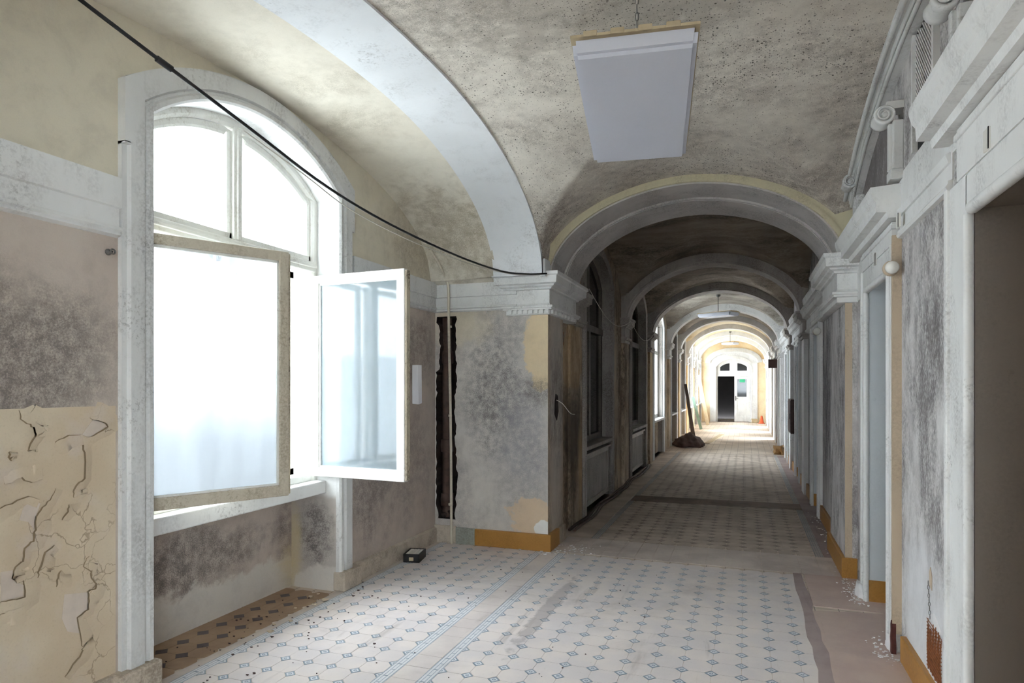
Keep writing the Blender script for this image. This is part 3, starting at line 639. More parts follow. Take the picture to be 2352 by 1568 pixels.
def tall_window(dy, num, label, full):
    w = thing('window_%d' % num, (-3.2, WC+dy, 0), label, 'window', None, 'structure')
    y0, y1 = WY0+dy, WY1+dy; c = WC+dy
    def bound(d, zb):
        f = seg_arch(c, y1-y0+2*d, 3.05+.63*d, .31+.2*d); ya, yb = y0-d, y1+d; n = 30
        return [(ya, zb)]+[(ya+(yb-ya)*i/n, f(ya+(yb-ya)*i/n)) for i in range(n+1)]+[(yb, zb)]
    def loft(b, prof, zb, only=None):
        L = [[(XW+p, y, z) for y, z in bound(o, zb)] for o, p in prof]; n = len(L[0])
        if only: L = [[(x, (y0-prof[k][0]) if only < 0 else (y1+prof[k][0]), z) for x, y, z in [(q[0][0], 0, zb), (q[0][0], 0, 2.84)]] for k, q in enumerate(L)]; n = 2
        for r0, r1 in zip(L, L[1:]): b.add(r0+r1, [(i, i+1, n+i+1, n+i) for i in range(n-1)], 0)
    prof = [(-.001, -.0), (-.001, .03), (.012, .045), (.035, .045), (.045, .03), (.06, .03), (.07, .05)]
    b = B(); loft(b, prof+[(.185, .05), (.185, -.01)], 2.84)
    for sgn in (-1, 1): loft(b, prof+[(.15, .05), (.157, .026), (.185, .026), (.185, -.01)], .0, sgn)
    b.box(XW-.01, XW+.05, y0-.185, y0-.15, 2.832, 2.845); b.box(XW-.01, XW+.05, y1+.15, y1+.185, 2.832, 2.845)
    b.build('casing', M['trim_dirty'], w)
    for yy in ((y0-.235, y0+.012), (y1-.012, y1+.235)):
        b = B(); b.bevbox(-3.02, XW+.085, yy[0], yy[1], 0, .15, .012); b.build('plinth', M['base_plaster'], w)
    # reveal lining above the sill
    b = B(); XF = -3.22
    b.bevbox(-3.44, -3.09, y0-.0, y1+.0, .76, .86, .008); b.build('sill', M['trim'], w)
    # fixed frame
    fp = win_path(y0+.0, y1-.0, 3.05, .31, .86)
    b = B(); b.sweep2(fp, [(-.055, XF-.04), (-.055, XF+.03), (-.035, XF+.045), (.02, XF+.045), (.02, XF-.04)], YZ); b.build('frame', M['sash'], w)
    b = B(); b.bevbox(XF-.04, XF+.05, y0+.02, y1-.02, 2.49, 2.57, .008); b.bevbox(XF+.03, XF+.065, y0+.02, y1-.02, 2.52, 2.545, .006); b.build('transom', M['sash'], w)
    b = B(); b.bevbox(XF-.035, XF+.04, c-.038, c+.038, 2.56, wtop(WC)-.03, .008); b.bevbox(XF+.03, XF+.055, c-.015, c+.015, 2.57, wtop(WC)-.05, .005); b.build('mullion', M['sash'], w)
    b = B(); b.bevbox(XF-.06, XF+.0, c-.04, c+.04, .87, 2.49, .006); b.bevbox(XF-.06, XF+.03, y0+.02, y1-.02, .86, .91, .006); b.build('lower_mullion', M['sash'], w)
    tf = lambda y: wtop(y-dy)-.075
    for s, (a, d) in enumerate(((y0+.05, c-.035), (c+.035, y1-.05))):   # two arched top lights
        pth = [(a, 2.575)]+[(a+(d-a)*i/12, tf(a+(d-a)*i/12)) for i in range(13)]+[(d, 2.575)]
        b = B(); b.sweep2(pth, [(-.035, XF-.015), (-.035, XF+.01), (-.02, XF+.02), (.015, XF+.02), (.015, XF-.015)], YZ); b.box(XF-.015, XF+.02, a, d, 2.572, 2.61); o = b.build('top_light', M['sash'], w)
        b = B(); pane_arch(b, a+.02, d-.02, 2.60, lambda y: tf(y)-.02, XF); b.build('pane', M['pane_up'], o)
    if full:                                                            # outer casements, shut
        for a, d in ((y0+.05, c-.03), (c+.03, y1-.05)):
            b = B(); X = -3.38
            for q in ((a, a+.045, .9, 2.5), (d-.045, d, .9, 2.5), (a, d, .9, .95), (a, d, 2.45, 2.5)): b.box(X-.02, X+.02, *q)
            o = b.build('outer_casement', M['sash'], w)
            b = B(); b.box(X-.002, X+.002, a+.04, d-.04, .94, 2.46); b.build('pane', M['pane_up'], o)
    return w
win1 = tall_window(0, 1, 'tall arched window with two inner casements standing open', True)
win2 = tall_window(-4.6, 2, 'second tall arched window behind the viewpoint', False)

def casement(parent, hinge, ang, width, z0, z1, pane_m, name, fm=None):
    """inner casement swung about a vertical hinge; built flat along local +x, thickness along local y"""
    T = Matrix.Translation((hinge[0], hinge[1], 0)) @ Matrix.Rotation(ang, 4, 'Z')
    def put(b, mats, nm, par):
        b.v = [tuple(T @ Vector(p)) for p in b.v]; return b.build(nm, mats, par)
    b = B(); t = .026; f = .062
    for q in ((0, f, z0, z1), (width-f, width, z0, z1)): b.bevbox(q[0], q[1], -t, t, q[2], q[3], .006)
    for q in ((z0, z0+f+.01), (z1-f, z1)): b.bevbox(f-.01, width-f+.01, -t+.002, t-.002, q[0], q[1], .006)
    o = put(b, [fm or M['sash']], name, parent)
    b = B(); b.bevbox(width-.003, width+.014, -.016, .034, z0+.01, z1-.01, .004); put(b, [M['sash_edge']], 'meeting_strip', o)
    b = B()
    for q in ((f-.004, f+.012, z0+f, z1-f), (width-f-.012, width-f+.004, z0+f, z1-f), (f, width-f, z0+f+.006, z0+f+.022), (f, width-f, z1-f-.016, z1-f+.004)): b.box(q[0], q[1], -.014, .014, q[2], q[3])
    put(b, [M['sash']], 'glazing_bead', o)
    b = B(); b.box(f-.002, width-f+.002, -.003, .003, z0+f, z1-f); put(b, [pane_m], 'pane', o)
    for z in (z0+.2, z1-.2):
        b = B(); b.tube([(-.012, 0, z-.05), (-.012, 0, z+.05)], .012, 8); put(b, [M['sash_edge']], 'hinge', o)
    b = B(); zc = (z0+z1)/2; b.box(width-.04, width-.02, t, t+.008, zc-.05, zc+.05); b.tube([(width-.03, t, zc), (width-.03, t+.04, zc), (width-.03, t+.045, zc-.08)], .008, 8); put(b, [M['steel']], 'handle', o)
    return o
a1 = math.atan2(3.39-2.63, -2.76+3.15)
casement(win1, (-3.15, 2.66), a1, .85, .90, 2.455, M['pane_l'], 'casement', M['sash_backlit'])['label'] = 'left casement with dusty milky pane'
a2 = math.atan2(4.18-4.24, -2.32+3.15)
casement(win1, (-3.17, 4.235), a2, .85, .90, 2.455, M['pane_r'], 'casement')['label'] = 'right casement with hazy blue-grey pane'

# unseen plain windows added behind the viewpoint for fill light
def fill_window(name, label, p0, p1, z0, z1, ax):
    w = thing(name, ((p0[0]+p1[0])/2, (p0[1]+p1[1])/2, z0), label, 'window', None, 'structure')
    def seg(u0, u1, za, zb, t):
        b = B(); xa, ya = p0[0]+(p1[0]-p0[0])*u0, p0[1]+(p1[1]-p0[1])*u0; xb, yb = p0[0]+(p1[0]-p0[0])*u1, p0[1]+(p1[1]-p0[1])*u1
        b.box(min(xa, xb)-(t if ax == 'X' else 0), max(xa, xb)+(t if ax == 'X' else 0), min(ya, yb)-(t if ax == 'Y' else 0), max(ya, yb)+(t if ax == 'Y' else 0), za, zb); return b
    for q in ((0, .04, z0, z1), (.96, 1, z0, z1), (.48, .52, z0, z1), (0, 1, z0, z0+.06), (0, 1, z1-.06, z1), (0, 1, 2.2, 2.28)): seg(*q, .03).build('frame_bar', M['sash'], w)
    for q in ((.03, .49), (.51, .97)): seg(q[0], q[1], z0+.05, z1-.05, .002).build('pane', M['pane_up'], w)
fill_window('window_11', 'wide fill-light window added on the right behind the viewpoint', (1.1, -3.5), (1.1, -1.1), .7, 3.1, 'X')
fill_window('window_12', 'left fill-light window added in the back wall behind the viewpoint', (-2.6, -5.15), (-1.4, -5.15), .9, 2.9, 'Y')
fill_window('window_13', 'right fill-light window added in the back wall behind the viewpoint', (-.8, -5.15), (.4, -5.15), .9, 2.9, 'Y')

# ------------------------------------------------------------------ corridor windows on the left
NTH = ['first', 'second', 'third', 'fourth', 'fifth', 'sixth', 'seventh', 'eighth']
for i, (y0, y1, dark) in enumerate(LW):
    c, wd = (y0+y1)/2, y1-y0
    w = thing('window_%d' % (i+3), (-2.2, c, 0), '%s %s corridor window counted from the pier' % (NTH[i], 'dark' if dark else 'bright'), 'window', None, 'structure')
    fm = M['frame_dark'] if dark else M['sash']; XF = -2.03; f = seg_arch(c, wd, 3.02, .34)
    b = B(); P = win_path(y0, y1, 3.02, .34); b.sweep2(P, [(0, XL-.01), (0, XL+.035), (.03, XL+.045), (.045, XL+.03), (.12, XL+.04), (.135, XL+.02), (.135, XL-.01)], YZ)
    b.build('casing', M['trim_grey'] if i < 2 else M['trim_dirty'], w)
    b = B(); b.bevbox(-2.3, XL+.06, y0-.02, y1+.02, .80, .85, .008); b.build('sill', M['trim_grey'] if i < 2 else M['trim_dirty'], w)
    b = B(); b.box(-2.31, -1.985, y0-.01, y1+.01, -.01, .80); b.build('apron', M['corr_left'], w)
    b = B(); b.sweep2(win_path(y0, y1, 3.02, .34, .85), [(-.07, XF-.04), (-.07, XF+.04), (.02, XF+.04), (.02, XF-.04)], YZ)
    b.box(XF-.04, XF+.05, y0, y1, 2.34, 2.43); b.box(XF-.04, XF+.045, c-.045, c+.045, .85, 2.36); b.box(XF-.035, XF+.035, c-.035, c+.035, 2.4, f(c)); b.box(XF-.04, XF+.04, y0, y1, .85, .93)
    b.build('frame', fm, w)
    pm = M['pane_dark'] if dark else M['pane_up']
    for a, d in ((y0+.06, c-.04), (c+.04, y1-.06)):
        b = B(); b.box(XF-.002, XF+.002, a, d, .92, 2.35); b.build('pane', pm, w)
        b = B(); pane_arch(b, a, d, 2.42, lambda y: f(y)-.05, XF); b.build('pane', pm, w)
    if dark:
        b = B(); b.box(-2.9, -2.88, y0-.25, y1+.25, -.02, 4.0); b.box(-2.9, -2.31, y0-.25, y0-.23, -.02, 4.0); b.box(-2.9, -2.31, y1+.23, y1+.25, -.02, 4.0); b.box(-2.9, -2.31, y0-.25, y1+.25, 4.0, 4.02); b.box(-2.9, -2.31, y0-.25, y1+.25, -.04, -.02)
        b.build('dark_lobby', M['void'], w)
for i, (y0, y1) in enumerate([(7.86, 9.44), (11.28, 12.92)]):
    t = thing('radiator_cover', (-1.93, (y0+y1)/2, 0), ['grey radiator cover under the first dark window', 'grey radiator cover under the second dark window'][i], 'radiator cover', 'radiator covers under the dark windows')
    b = B()
    for q in ((y0, y0+.05, .06, .72), (y1-.05, y1, .06, .72), (y0, y1, .06, .12), (y0, y1, .66, .72)): b.box(-1.92, -1.885, *q)
    b.build('frame', M['rad'], t)
    b = B(); b.box(-1.99, XL+.02, y0-.01, y1+.01, .72, .745); b.build('shelf', M['rad'], t)
    n = 44
    for k in range(n):
        b = B(); yy = y0+.05+(y1-y0-.1)*(k+.5)/n; b.box(-1.912, -1.9, yy-.008, yy+.008, .12, .66); b.build('slat', M['rad'], t)
    b = B(); b.box(-1.96, -1.95, y0, y1, .05, .7); b.build('back_panel', M['void'], t)

# ------------------------------------------------------------------ doors on the right
BEAD = [(math.cos(2*PI*k/10)*.018, math.sin(2*PI*k/10)*.018) for k in range(10)]
DN = ['nearest door recess on the right edge, its shade painted brown', 'blue-grey door recess beside the mouldy wall panel', 'third door recess down the right wall', 'fourth door recess down the right wall', 'fifth door recess down the right wall', 'sixth door recess down the right wall', 'doorway left open to add daylight, first of three on the right wall', 'doorway left open to add daylight far down the right wall', 'doorway left open to add daylight, last before the far end']
for i, (y0, y1) in enumerate(DR):
    w = thing('door_%d' % (i+1), (1.2, (y0+y1)/2, 0), DN[i], 'door', None, 'structure')
    cw = .30 if i < 1 else .17; tm = M['trim'] if i < 3 else M['trim_dirty']; H = 2.32
    # lining of the recess
    rm = M['reveal_shaded'] if i < 1 else M['reveal']
    b = B(); b.box(XR-.01, 1.28, y1-.008, y1+.02, 0 if i < 1 else .16, H); b.box(XR-.01, 1.28, y0-.02, y0+.008, 0, H); b.box(XR-.01, 1.28, y0, y1, H-.008, H+.02); b.build('lining', rm, w)
    if i >= 1:
        b = B(); b.box(XR-.012, 1.28, y1-.012, y1+.02, 0, .16); b.box(XR-.012, 1.28, y0-.02, y0+.012, 0, .16); b.build('base_strip', M['amber'], w)
    # casing boards, inner bead roll
    P = [(y0, 0), (y0, H), (y1, H), (y1, 0)]
    b = B()
    for s, e in ((y0-cw, y0), (y1, y1+cw)):
        b.bevbox(XR-.035, XR+.01, s, e, 0, H+.14, .006)
        m0 = s+.03 if s < y0 else e-.07
        b.bevbox(XR-.05, XR-.02, m0, m0+.04, 0, H+.14, .006)
    b.bevbox(XR-.035, XR+.01, y0-.02, y1+.02, H, H+.14, .006); b.build('casing', tm, w)
    b = B(); b.tube([(XR-.03, y0, .0), (XR-.03, y0, H-.03)], .02, 10); b.tube([(XR-.03, y1, .0), (XR-.03, y1, H-.03)], .02, 10); b.tube([(XR-.03, y0+.05, H-.012), (XR-.03, y1-.05, H-.012)], .026, 10); b.build('bead_roll', M['trim'], w)
    # frieze and cornice shelf over the door
    zc = 2.68 if i < 1 else 2.60
    e0, e1 = (y0-.34, y1+.34) if i < 1 else (y0-.22, y1+.58 if i == 1 else y1+.25)
    b = B(); b.box(XR-.0385, XR+.01, y0-.12, y1+.12, H+.14, zc-.004); b.bevbox(XR-.0465, XR, y0-.14, y1+.14, zc-.05, zc-.02, .006); b.build('frieze', tm, w)
    pr = .17 if i in (0, 1) else .13
    b = B(); b.extr([(0, zc), (pr*.45, zc), (pr*.5, zc+.035), (pr*.82, zc+.04), (pr*.84, zc+.10), (pr*.93, zc+.12), (pr, zc+.165), (pr, zc+.19), (0, zc+.2)], (XR, e0, 0), (XR, e1, 0), (-1, 0, 0), (0, 0, 1)); b.build('cornice', tm, w)
    if i in (6, 7, 8):        # leaves left out to add daylight at the far end
        continue
    # door leaf at the back of the recess
    b = B(); b.box(1.24, 1.285, y0+.01, y1-.01, .01, H-.01)
    for z0_, z1_ in ((.25, .95), (1.1, 2.15)):
        for q in ((y0+.14, y0+.17, z0_, z1_), (y1-.17, y1-.14, z0_, z1_), (y0+.14, y1-.14, z0_, z0_+.03), (y0+.14, y1-.14, z1_-.03, z1_)): b.box(1.228, 1.245, *q)
    lf = b.build('leaf', M['reveal_shaded'] if i < 1 else M['door'], w)
    b = B(); b.box(1.228, 1.24, y0+.05, y0+.09, .95, 1.17); b.tube([(1.23, y0+.07, 1.08), (1.19, y0+.07, 1.08), (1.185, y0+.18, 1.08)], .009, 8); b.build('handle', M['steel'], lf)

# mouldings round the mouldy panel between the two near doors
b = B()
for prof in ([(0, 2.475), (.022, 2.48), (.03, 2.495), (.02, 2.51), (.02, 2.523), (0, 2.527)], [(0, 2.60), (.018, 2.605), (.03, 2.64), (.012, 2.65), (0, 2.65)]): b.extr(prof, (XR, 3.40, 0), (XR, 4.42, 0), (-1, 0, 0), (0, 0, 1))
b.box(XR-.008, XR+.01, 3.38, 4.42, 2.525, 2.84)
struct(b, 'trim_64', M['trim'], 'white moulded frieze over the mouldy wall panel', 'moulding')
b = B(); b.box(XR-.05, XR, 4.405, 4.428, .12, 2.5); struct(b, 'trim_65', M['tan'], 'narrow tan strip beside the blue-grey recess', 'moulding')
b = B(); b.box(XR-.006, XR+.01, 1.9, 6.0, 2.64, 2.86); b.box(XR-.006, XR+.01, 5.75, 6.02, 2.3, 2.66); struct(b, 'trim_66', M['trim'], 'white plaster band below the lunette on the right', 'moulding')

# lunette with scrolls on the right wall
def lun(y, off): return z_cross(XR, y)-off
lp = [(1.5+4.4*i/70, lun(1.5+4.4*i/70, .075)) for i in range(71)]
b = B(); b.sweep2(lp, [(-.03, XR-.02), (-.028, XR-.05), (-.01, XR-.06), (.004, XR-.045), (.02, XR-.075), (.045, XR-.075), (.055, XR-.10), (.085, XR-.13), (.085, XR+.02), (-.03, XR+.02)], YZ)
lunette = struct(b, 'trim_67', M['trim_dirty'], 'moulded arch framing the lunette on the right wall', 'moulding')
for o_, x_, r_ in ((-.022, .062, .013), (.012, .07, .009), (.05, .105, .016)):
    b = B(); b.sweep2(lp, [(o_+r_*math.cos(q*PI/4), XR-x_+r_*math.sin(q*PI/4)) for q in range(8)], YZ, 0, True); b.build('bead', M['trim_dirty'], lunette)
for i, yy in enumerate((5.72, 4.40, 3.16, 1.84)):
    zt = min(3.22, lun(yy, .1)); b = B()
    b.bevbox(XR-.055, XR, yy-.05, yy+.05, 2.84, zt-.05, .006); b.bevbox(XR-.075, XR, yy-.02, yy+.02, 2.88, zt-.06, .006); b.bevbox(XR-.07, XR, yy-.06, yy+.06, 2.82, 2.88, .004)
    o = b.build('mullion_pilaster', M['trim_dirty'], lunette)
    b = B(); x = XR-.10; z = 3.205
    b.lathe([(.0, -.072), (.014, -.07), (.022, -.06), (.024, -.048), (.036, -.048), (.038, -.062), (.05, -.066), (.057, -.055), (.052, -.02), (.048, .03), (.05, .06), (.055, .075), (.04, .08), (.0, .08)], (x, yy, z), 'Y', 22)
    sp = [(x+math.cos(t*.5)*(.05-.0022*t), yy-.066, z+math.sin(t*.5)*(.05-.0022*t)) for t in range(0, 20)]; b.tube(sp, .006, 6)
    b.box(XR-.09, XR, yy-.055, yy+.06, z+.03, z+.075)
    b.build('scroll', M['trim'] if i == 1 else M['trim_dirty'], o)
# lath grille in the middle light
b = B(); b.box(XR-.004, XR+.004, 3.62, 4.02, 2.86, 3.5); b.build('grille_back', M['void'], lunette)
for q in ((3.60, 3.63), (4.01, 4.04)):
    b = B(); b.box(XR-.03, XR, q[0], q[1], 2.86, 3.49); b.build('grille_post', M['trim'], lunette)
for k in range(30):
    zz = 2.64+k*.03; b = B(); pts = []
    for t in range(9):
        y = 3.63+.38*t/8; z = zz+.42*t/8
        if 2.87 < z < lun(y, .12): pts.append((y, z))
    if len(pts) > 1:
        (ya, za), (yb, zb) = pts[0], pts[-1]
        b.add([(XR-.015, ya, za), (XR-.015, yb, zb), (XR-.015, yb, zb+.012), (XR-.015, ya, za+.012), (XR-.005, ya, za), (XR-.005, yb, zb), (XR-.005, yb, zb+.012), (XR-.005, ya, za+.012)], [(0, 1, 2, 3), (4, 5, 6, 7), (0, 1, 5, 4), (2, 3, 7, 6), (0, 3, 7, 4), (1, 2, 6, 5)]); b.build('lath', M['trim'], lunette)

# ------------------------------------------------------------------ baseboards
b = B(); b.bevbox(-2.55, XP+.035, YP-.028, YP+.3, 0, .165, .006); b.bevbox(XP-.1, XP+.033, YP, 6.55, 0, .16, .006, 1)
struct(b, 'baseboard_pier', [M['amber'], M['corr_left']], 'amber painted baseboard at the pier foot', 'baseboard')
b = B(); b.box(-2.76, -2.552, YP-.022, YP+.1, 0, .165); struct(b, 'baseboard_mint', M['mint'], 'mint-grey end of the pier baseboard', 'baseboard')
b = B(); b.box(-3.05, -2.762, YP-.02, YP+.1, 0, .175); b.box(XW-.02, XW+.028, WY1+.23, YP, 0, .14); b.add([(XW+.028, WY1+.23, .14), (XW+.028, YP, .14), (XW, YP, .155), (XW, WY1+.23, .155)], [(0, 1, 2, 3)])
struct(b, 'baseboard_left', M['base_plaster'], 'pale plaster skirting between window plinth and pier', 'baseboard')
b = B(); b.box(XW-.02, XW+.03, -7, WY0-4.83, 0, .15); b.box(XW-.02, XW+.03, WY1-4.37, WY0-.235, 0, .15); struct(b, 'baseboard_near', M['base_plaster'], 'pale plaster skirting left of the tall window', 'baseboard')
for i, (a, c) in enumerate(zip([d[1] for d in DR], [d[0] for d in DR[1:]]+[YEND])):
    cw = .3 if i < 1 else .17; b = B()
    if i == 1:
        b.bevbox(.762, XR, YP, 7.03, 0, .17, .006); b.bevbox(XR-.03, XR+.01, 7.03, c-cw, 0, .17, .006)
        lab = 'amber baseboard round the pilaster past the blue-grey recess'
    elif i == 0: b.bevbox(XR-.03, XR+.01, a+cw, c-cw, 0, .15, .006); lab = 'amber baseboard under the mouldy wall panel'
    else: b.bevbox(XR-.03, XR+.01, a+cw, c-cw, 0, .17, .006); lab = 'amber baseboard between %s and next recess on the right' % (['third', 'fourth', 'fifth', 'sixth', 'seventh', 'eighth', 'last'][i-2])
    struct(b, 'baseboard_%d' % (i+1), M['amber'], lab, 'baseboard')
# corridor skirting pipes on the left are things (below)

# ------------------------------------------------------------------ floor
TS = .15884; GX0, GY0 = -.969, 3.6007
b = B(); b.box(-3.5, 1.32, -7, YEND+3, -.06, -.004)
floor = struct(b, 'floor', M['grout'], 'patterned tile floor of the corridor', 'floor')
def poly_mesh(name, poly, mat, h=.004, uvs=None):
    n = len(poly); me = bpy.data.meshes.new(name)
    me.from_pydata([(x, y, -h) for x, y in poly]+[(x, y, 0) for x, y in poly], [], [tuple(range(n, 2*n))]+[(i, (i+1) % n, n+(i+1) % n, n+i) for i in range(n)])
    me.materials.append(mat)
    if uvs:
        ul = me.uv_layers.new(name='UVMap')
        for l in me.loops: ul.data[l.index].uv = uvs[l.vertex_index % n]
    return me
G = .0013; H2 = TS/2; Q = .0372
g = H2-G
OCT = [(-g, -g+Q), (-g+Q, -g), (g-Q, -g), (g, -g+Q), (g, g-Q), (g-Q, g), (-g+Q, g), (-g, g-Q)]
QI = Q-.0016
DIA = [(-QI, 0), (0, -QI), (QI, 0), (0, QI)]; DUV = [(0, .5), (.5, 0), (1, .5), (.5, 1)]
TRI_R = [(0, -QI), (QI, 0), (0, QI)]; TRUV = [(.5, 0), (1, .5), (.5, 1)]
TRI_L = [(-QI, 0), (0, -QI), (0, QI)]; TLUV = [(0, .5), (.5, 0), (.5, 1)]
SQ = [(-g, -g), (g, -g), (g, g), (-g, g)]
SW = .035-.0008
STR = [(-SW, -g), (SW, -g), (SW, g), (-SW, g)]; STUV = [(0, 0), (1, 0), (1, 1), (0, 1)]
def in_view(x, y):
    xc = x*math.cos(YAW)+y*math.sin(YAW); zc = -x*math.sin(YAW)+y*math.cos(YAW)
    if zc < .3: return False
    px_, py_ = 1176+1484.63*xc/zc, 886+1484.63*1.6/zc
    return -40 < px_ < 2390 and py_ < 1600
pieces = {}     # kind -> [(x, y)]
def put(kind, x, y): pieces.setdefault(kind, []).append((x, y))
EB2, EB1, EB0 = GX0-4*TS, GX0-4*TS-2*.035-TS-2*.035, GX0-4*TS-4*.035-TS-6*TS     # field edges
rows = range(-16, 15)
for r in rows:
    y = GY0+r*TS
    for c in range(-4, 9):
        put('octagon_tile', GX0+(c+.5)*TS, y+H2)
        put('insert_tile' if c > -4 else 'half_insert', GX0+c*TS, y)
    for c in range(7):
        x = EB0+c*TS
        if c < 6: put('octagon_tile', x+H2, y+H2)
        put('half_insert_l' if c == 6 else ('half_insert' if c == 0 else 'insert_tile'), x, y)
    for x in (EB2-.035, EB1+.035, EB0-.035): put('border_tile', x, y+H2)
    put('plain_tile', (EB2+EB1)/2, y+H2)
for c in range(-5, 12):
    for r in range(4): put('threshold_tile', GX0+(c+.5)*TS, 6.03+H2+r*TS) if GX0+(c+.5)*TS < .82 else None
kinds = {'octagon_tile': (OCT, M['tile'], None), 'insert_tile': (DIA, M['insert'], DUV), 'half_insert': (TRI_R, M['insert'], TRUV), 'half_insert_l': (TRI_L, M['insert'], TLUV),
         'border_tile': (STR, M['strip'], STUV), 'plain_tile': (SQ, M['plain'], None), 'threshold_tile': (SQ, M['plain2'], None)}
def stuff_tiles(name, poly, pts, mat, uvs=None):
    n = len(poly); vs_, fs, uvl = [], [], []
    for x, y in pts:
        o = len(vs_); vs_ += [(x+a, y+c, -.004) for a, c in poly]+[(x+a, y+c, 0) for a, c in poly]
        fs += [tuple(range(o+n, o+2*n))]+[(o+i, o+(i+1) % n, o+n+(i+1) % n, o+n+i) for i in range(n)]
    me = bpy.data.meshes.new(name); me.from_pydata(vs_, [], fs); me.materials.append(mat)
    if uvs:
        ul = me.uv_layers.new(name='UVMap')
        for l in me.loops: ul.data[l.index].uv = uvs[l.vertex_index % n]
    ob = bpy.data.objects.new(name, me); COL.objects.link(ob); ob.parent = floor; ob['kind'] = 'stuff'; return ob
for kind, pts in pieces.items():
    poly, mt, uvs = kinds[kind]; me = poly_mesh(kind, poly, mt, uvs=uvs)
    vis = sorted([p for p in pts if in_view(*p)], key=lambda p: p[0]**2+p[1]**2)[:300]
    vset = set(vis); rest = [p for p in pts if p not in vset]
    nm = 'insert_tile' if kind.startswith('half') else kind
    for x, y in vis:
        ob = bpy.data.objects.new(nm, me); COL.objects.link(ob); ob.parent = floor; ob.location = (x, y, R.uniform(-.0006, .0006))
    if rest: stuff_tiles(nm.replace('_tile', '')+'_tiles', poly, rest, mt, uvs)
# dusty corridor field beyond the threshold
YF = 6.03+4*TS
pts, ins = [], []
for r in range(0, 60):
    for c in range(-3, 10):
        pts.append((GX0+(c+.5)*TS, YF+(r+.5)*TS)); ins.append((GX0+c*TS, YF+r*TS)) if c > -3 and r > 0 else None
stuff_tiles('corridor_tiles', [(a*.972, c*.972) for a, c in OCT], pts, M['tile_d']); stuff_tiles('corridor_inserts', DIA, ins, M['insert_d'], DUV)
stuff_tiles('corridor_border', STR, [(.66, YF+(r+.5)*TS) for r in range(60)]+[(-1.48, YF+(r+.5)*TS) for r in range(60)], M['strip_d'], STUV)
# smooth screed along the right wall, grey cement seam beside it, and beside the dusty field
def slab(name, poly, mat, h=.0): 
    b = B(); b.prism(poly, lambda x, y, t: (x, y, t), -.006, h); return b.build(name, mat, floor)
def wobble(x, y0, y1, n, a): return [(x+R.uniform(-a, a), y0+(y1-y0)*i/n) for i in range(n+1)]
seam = wobble(.465, 1.0, 6.02, 26, .014)
slab('cement_seam', wobble(.385, 6.02, 1.0, 30, .012)+[(x+.0, y) for x, y in seam], M['screed_g'], .0012)
slab('screed', [(1.29, 1.0), (1.29, 5.1), (.9, 5.15)]+[(x+.0, y) for x, y in reversed(seam) if y < 5.15], M['screed'], .0016)
slab('screed', [(.472, 5.17), (.9, 5.17), (1.29, 5.13), (1.29, 6.05), (.472, 6.02)], M['screed'], .0014)
slab('screed', [(.70, 6.66), (1.29, 6.66), (1.29, 16), (.70, 16)], M['screed_g'], .0)
slab('screed', [(-1.9, 6.1), (-1.76, 6.03), (-1.76, 6.66), (-1.52, 6.66), (-1.52, 16), (-2.0, 16), (-2.0, 6.1)], M['tile_d'], .0)
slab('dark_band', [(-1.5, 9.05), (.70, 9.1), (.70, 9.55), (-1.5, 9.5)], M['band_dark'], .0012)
# niche floor under the tall window: ochre tiles with slate lozenges
nx = EB0-.07
b = B(); pts = []
for r in range(-2, 13):
    for c in range(3):
        x, y = nx-H2-.06-c*TS, 2.55+r*TS
        if x > -3.42 and WY0 < y < WY1-.02 and c < 3: pts.append((x, y, c, r))
me_n = poly_mesh('niche_tile', OCT, M['niche_tile']); me_d = poly_mesh('niche_insert', [(a*1.3, c*1.3) for a, c in DIA], M['niche_dark'])
for x, y, c, r in pts:
    ob = bpy.data.objects.new('niche_tile', me_n); COL.objects.link(ob); ob.parent = floor; ob.location = (x, y, 0)
    ob = bpy.data.objects.new('niche_insert', me_d); COL.objects.link(ob); ob.parent = floor; ob.location = (x-H2, y-H2, .0008)
slab('niche_border', [(nx, 1.0), (nx, 6.0), (nx-.065, 6.0), (nx-.065, 1.0)], M['plain2'], 0)
b = B()
def crumbs(b, n, fx, fy, rmin, rmax):
    for _ in range(n):
        x, y = fx(), fy(); r = R.uniform(rmin, rmax); k = R.randint(4, 6)
        a0 = R.uniform(0, 6.28); poly = [(x+math.cos(a0+2*PI*i/k)*r*R.uniform(.5, 1.2), y+math.sin(a0+2*PI*i/k)*r*R.uniform(.4, 1.)) for i in range(k)]
        b.prism(poly, lambda p, q, t: (p, q, t+abs(p-x)*.25), .001, .003+r*.25)
crumbs(b, 90, lambda: R.gauss(-2.9, .25), lambda: R.uniform(2.6, 4.6), .003, .012)
crumbs(b, 40, lambda: R.uniform(-2.4, -.6), lambda: R.uniform(3, 5.6), .002, .008)
tag(b.build('paint_crumbs', M['brown']), 'dark paint crumbs scattered on the tiles', 'debris', kind='stuff')
b = B(); crumbs(b, 260, lambda: min(.845, R.gauss(.80, .04)), lambda: R.choice([R.gauss(4.45, .12), R.gauss(5.5, .1), R.gauss(5.75, .2), R.uniform(6, 9)]), .003, .011)
crumbs(b, 30, lambda: R.gauss(-1.85, .09), lambda: R.gauss(5.93, .05), .004, .02); crumbs(b, 60, lambda: R.gauss(-1.6, .12), lambda: R.gauss(6.15, .12), .003, .014)
tag(b.build('gypsum_crumbs', M['lumpw']), 'white gypsum crumbs along the wall feet', 'debris', kind='stuff')
b = B()
crumbs(b, 8, lambda: R.gauss(-3.0, .08), lambda: R.uniform(3.3, 4.3), .012, .03)
tag(b.build('fallen_flakes', M['dado']), 'fallen pale paint flakes under the window', 'debris', kind='stuff')

